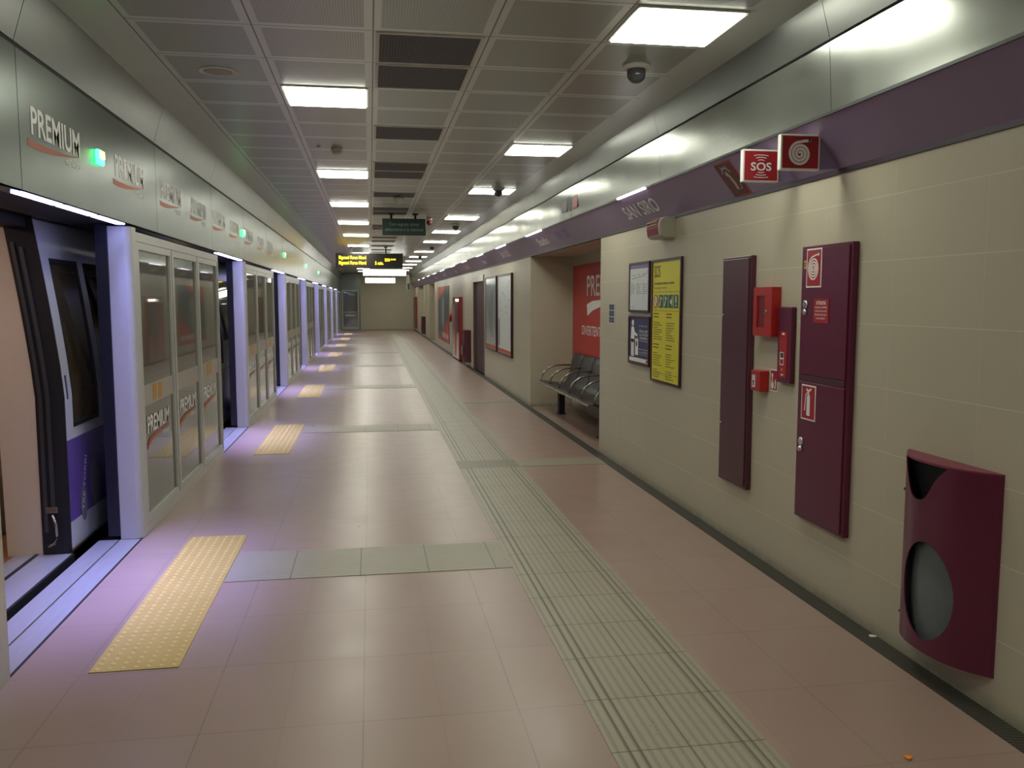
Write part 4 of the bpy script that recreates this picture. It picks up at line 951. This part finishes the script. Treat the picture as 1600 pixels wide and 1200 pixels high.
# ================================================================ TRAIN
TY = 5.68
def skin(z):  # outer skin x at height z
    if z <= 1.0: return -1.905
    return -1.905 - .135 * ((z - 1.0) / 1.1) ** 1.25
train = thing('metro_train', 'white and purple metro train with open doors standing behind the screens', 'train', (-3.0, 0, 0))
ZP = [0.0, .35, .7, 1.0, 1.2, 1.4, 1.6, 1.8, 1.95, 2.11, 2.3, 2.5]
def skinsheet(bm, y0, y1, zs, out=.0, th=.03):
    pts = [(skin(z) + out, z) for z in zs]; prism(bm, pts + [(x - th, z) for x, z in pts[::-1]], 'y', y0, y1)
    return bm
DO = [(4.08 , TY)] + [(JY[i] - 1.84, JY[i] - .24) for i in range(1, 8)]
walls = []; prev = YB
for a, c in DO: walls.append((prev, a)); prev = c
walls.append((prev, YE - .3))
for i, (a, c) in enumerate(walls):
    # body side: white with window strip, purple low
    b = NB(); skinsheet(b, a, c, [.0, .12]); skinsheet(b, a, c, [1.0 - .28, .85, 1.0, 1.06]); skinsheet(b, a, c, [1.86, 1.95, 2.11, 2.3, 2.5])
    wa, wc = a + .75, c - .75
    skinsheet(b, a, wa, [1.0, 1.2, 1.4, 1.6, 1.86]); skinsheet(b, wc, c, [1.0, 1.2, 1.4, 1.6, 1.86]); sd = obj('body_side', b, M['twhite'], train)
    b = NB(); skinsheet(b, a, c, [.12, .4, .72]); obj('purple_skirt', b, M['tpurple'], sd)
    b = NB(); skinsheet(b, wa, wc, [1.06, 1.2, 1.4, 1.6, 1.86], -.01, .01); obj('side_window', b, M['tglass'], sd)
    if i > 0:
        # door frame rubber then lining at the near end (visible through the opening)
        b = NB(); pts = [(skin(z) + .004, z) for z in ZP[:-2]]; prism(b, pts + [(x - .15, z) for x, z in pts[::-1]], 'y', a - .006, a + .06); fr = obj('door_rubber_frame', b, M['black'], train)
        b = NB(); pts = [(skin(z) - .06, z) for z in [.30, .7, 1.0, 1.2, 1.4, 1.6, 1.8, 1.92]]; prism(b, pts + [(x - .022, z) for x, z in pts[::-1]], 'y', a - .018, a - .006)
        pts = [(skin(z) - .105, z) for z in [.15, .7, 1.0, 1.2, 1.4, 1.6, 1.8, 1.95]]; prism(b, pts + [(x - .02, z) for x, z in pts[::-1]], 'y', a - .018, a - .006); obj('guide_rail', b, M['darkgrey'], fr)
        b = NB(); tube(b, [(-1.98, a - .02, .26), (-1.96, a - .03, .20), (-1.955, a - .03, .13), (-1.97, a - .03, .08), (-2.01, a - .03, .06)], .010, 8); box(b, -2.02, -1.95, a - .02, a, .27, .31, .004); obj('drive_linkage', b, M['arm'], fr)
        b = NB(); pts = [(skin(z) - .145, z) for z in ZP[:-2]]; prism(b, pts + [(-2.33, 2.11), (-2.27, .9), (-2.26, 0)], 'y', a + .0, a + .12); obj('door_lining', b, M['peach'], train)
        # sliding plug leaf parked outside the body, far side of the opening
    if i > 0:
        y0_, y1_ = a + .0, a + .78
        leaf_parts = [(y0_, y1_, i)]
        b = NB(); O = .02
        skinsheet(b, y0_, y1_, [.72, .80], O); skinsheet(b, y0_, y1_, [1.85, 1.95, 2.09], O)
        skinsheet(b, y0_, y0_ + .15, [.80, 1.0, 1.2, 1.4, 1.6, 1.85], O); skinsheet(b, y1_ - .12, y1_, [.80, 1.0, 1.2, 1.4, 1.6, 1.85], O)
        lf = obj('door_leaf', b, M['twhite'], train)
        b = NB(); skinsheet(b, y0_, y1_, [.03, .20], O); obj('white_kick_panel', b, M['twhite'], lf)
        b = NB(); skinsheet(b, y0_, y1_, [.20, .4, .72], O); obj('purple_panel', b, M['tpurple'], lf)
        b = NB(); skinsheet(b, y0_ + .15, y1_ - .12, [.80, 1.0, 1.2, 1.4, 1.6, 1.85], O - .006, .012); obj('leaf_window', b, M['tglass'], lf)
        b = NB()
        for (p, q) in ((y0_ + .145, y0_ + .165), (y1_ - .14, y1_ - .12)): skinsheet(b, p, q, [.79, 1.0, 1.2, 1.4, 1.6, 1.86], O + .003, .02)
        skinsheet(b, y0_ + .145, y1_ - .12, [.79, .815], O + .003, .02); skinsheet(b, y0_ + .145, y1_ - .12, [1.83, 1.86], O + .003, .02); obj('window_seal', b, M['black'], lf)
        b = NB(); skinsheet(b, y0_ + .05, y0_ + .068, [.98, 1.0, 1.13], O + .004, .012); obj('leaf_handle', b, M['darkgrey'], lf)
        b = NB(); skinsheet(b, y0_ - .008, y0_ + .006, [.03, .4, .72, 1.0, 1.2, 1.4, 1.6, 1.85, 2.09], O + .002, .035); obj('edge_rubber', b, M['black'], lf)
        if i <= 2:
            b = NB(); xx = skin(.3) + O + .002
            poly(b, (xx, y0_ + .27, .27), LY, UZ, ell(0, 0, .06, .12, 20)); obj('oval_badge', b, mat('grey_badge', '6c6a70', .4), lf)
            b = NB(); poly(b, (xx, y0_ + .52, .36), LY, UZ, ell(0, 0, .11, .16, 20)); obj('oval_badge', b, mat('grey_badge', '6c6a70', .4), lf)
            b = NB(); add_text(b, 'TRE TORRI', (xx + .002, y0_ + .26, .22), Vector((0, .16, .6)), Vector((0, -.6, .16)), .042, .36, 'l'); obj('lettering', b, M['offwhite'], lf)
# interior
yt0, yt1 = YB, YE - .3
b = NB(); box(b, -4.5, -1.96, yt0, yt1, -.06, -.001); q = obj('train_floor', b, M['tfloor'], train)
for a, c in DO:
    b = NB(); box(b, -2.22, -1.885, a, c, .0005, .004); obj('threshold_plate', b, M['sill'], q)
    b = NB(); box(b, -2.10, -2.08, a, c, .004, .01); obj('threshold_groove', b, M['black'], q)
    b = NB(); box(b, -1.884, -1.87, a, c, -.05, .003); obj('threshold_edge', b, M['black'], q)
b = NB(); box(b, -4.52, -4.46, yt0, yt1, 0, 2.4); obj('far_side_lining', b, M['peach'], train)
b = NB(); box(b, -4.5, -2.08, yt0, yt1, 2.16, 2.2); cl = obj('train_ceiling', b, M['peach'], train)
b = NB(); box(b, -4.5, -2.06, yt0, yt1, 2.48, 2.53); obj('train_roof', b, M['twhite'], train)
for a, c in DO:
    b = NB(); box(b, -2.9, -2.7, a - .4, c + .6, 2.145, 2.158); obj('interior_lamp', b, M['trainlamp'], cl)
# door head mechanism (dark beam above the train doors)
for a, c in DO:
    b = NB(); box(b, -2.20, skin(2.11) - .01, a, c, 2.04, 2.48); obj('door_head', b, M['black'], train)
for a, c in DO[:2]:
    yb = c + .55
    b = NB(); box(b, -2.9, -2.35, yb, yb + .45, 0, .42, .02); box(b, -2.9, -2.35, yb + .42, yb + .5, .42, .92, .02); obj('seat', b, M['seatfab'], train)
    b = NB(); tube(b, [(-2.9, yb + .05, 1.03), (-2.22, yb + .05, 1.03)], .018, 10); obj('grab_rail', b, mat('orange_grab_rail', 'd07a1c', .35), train)
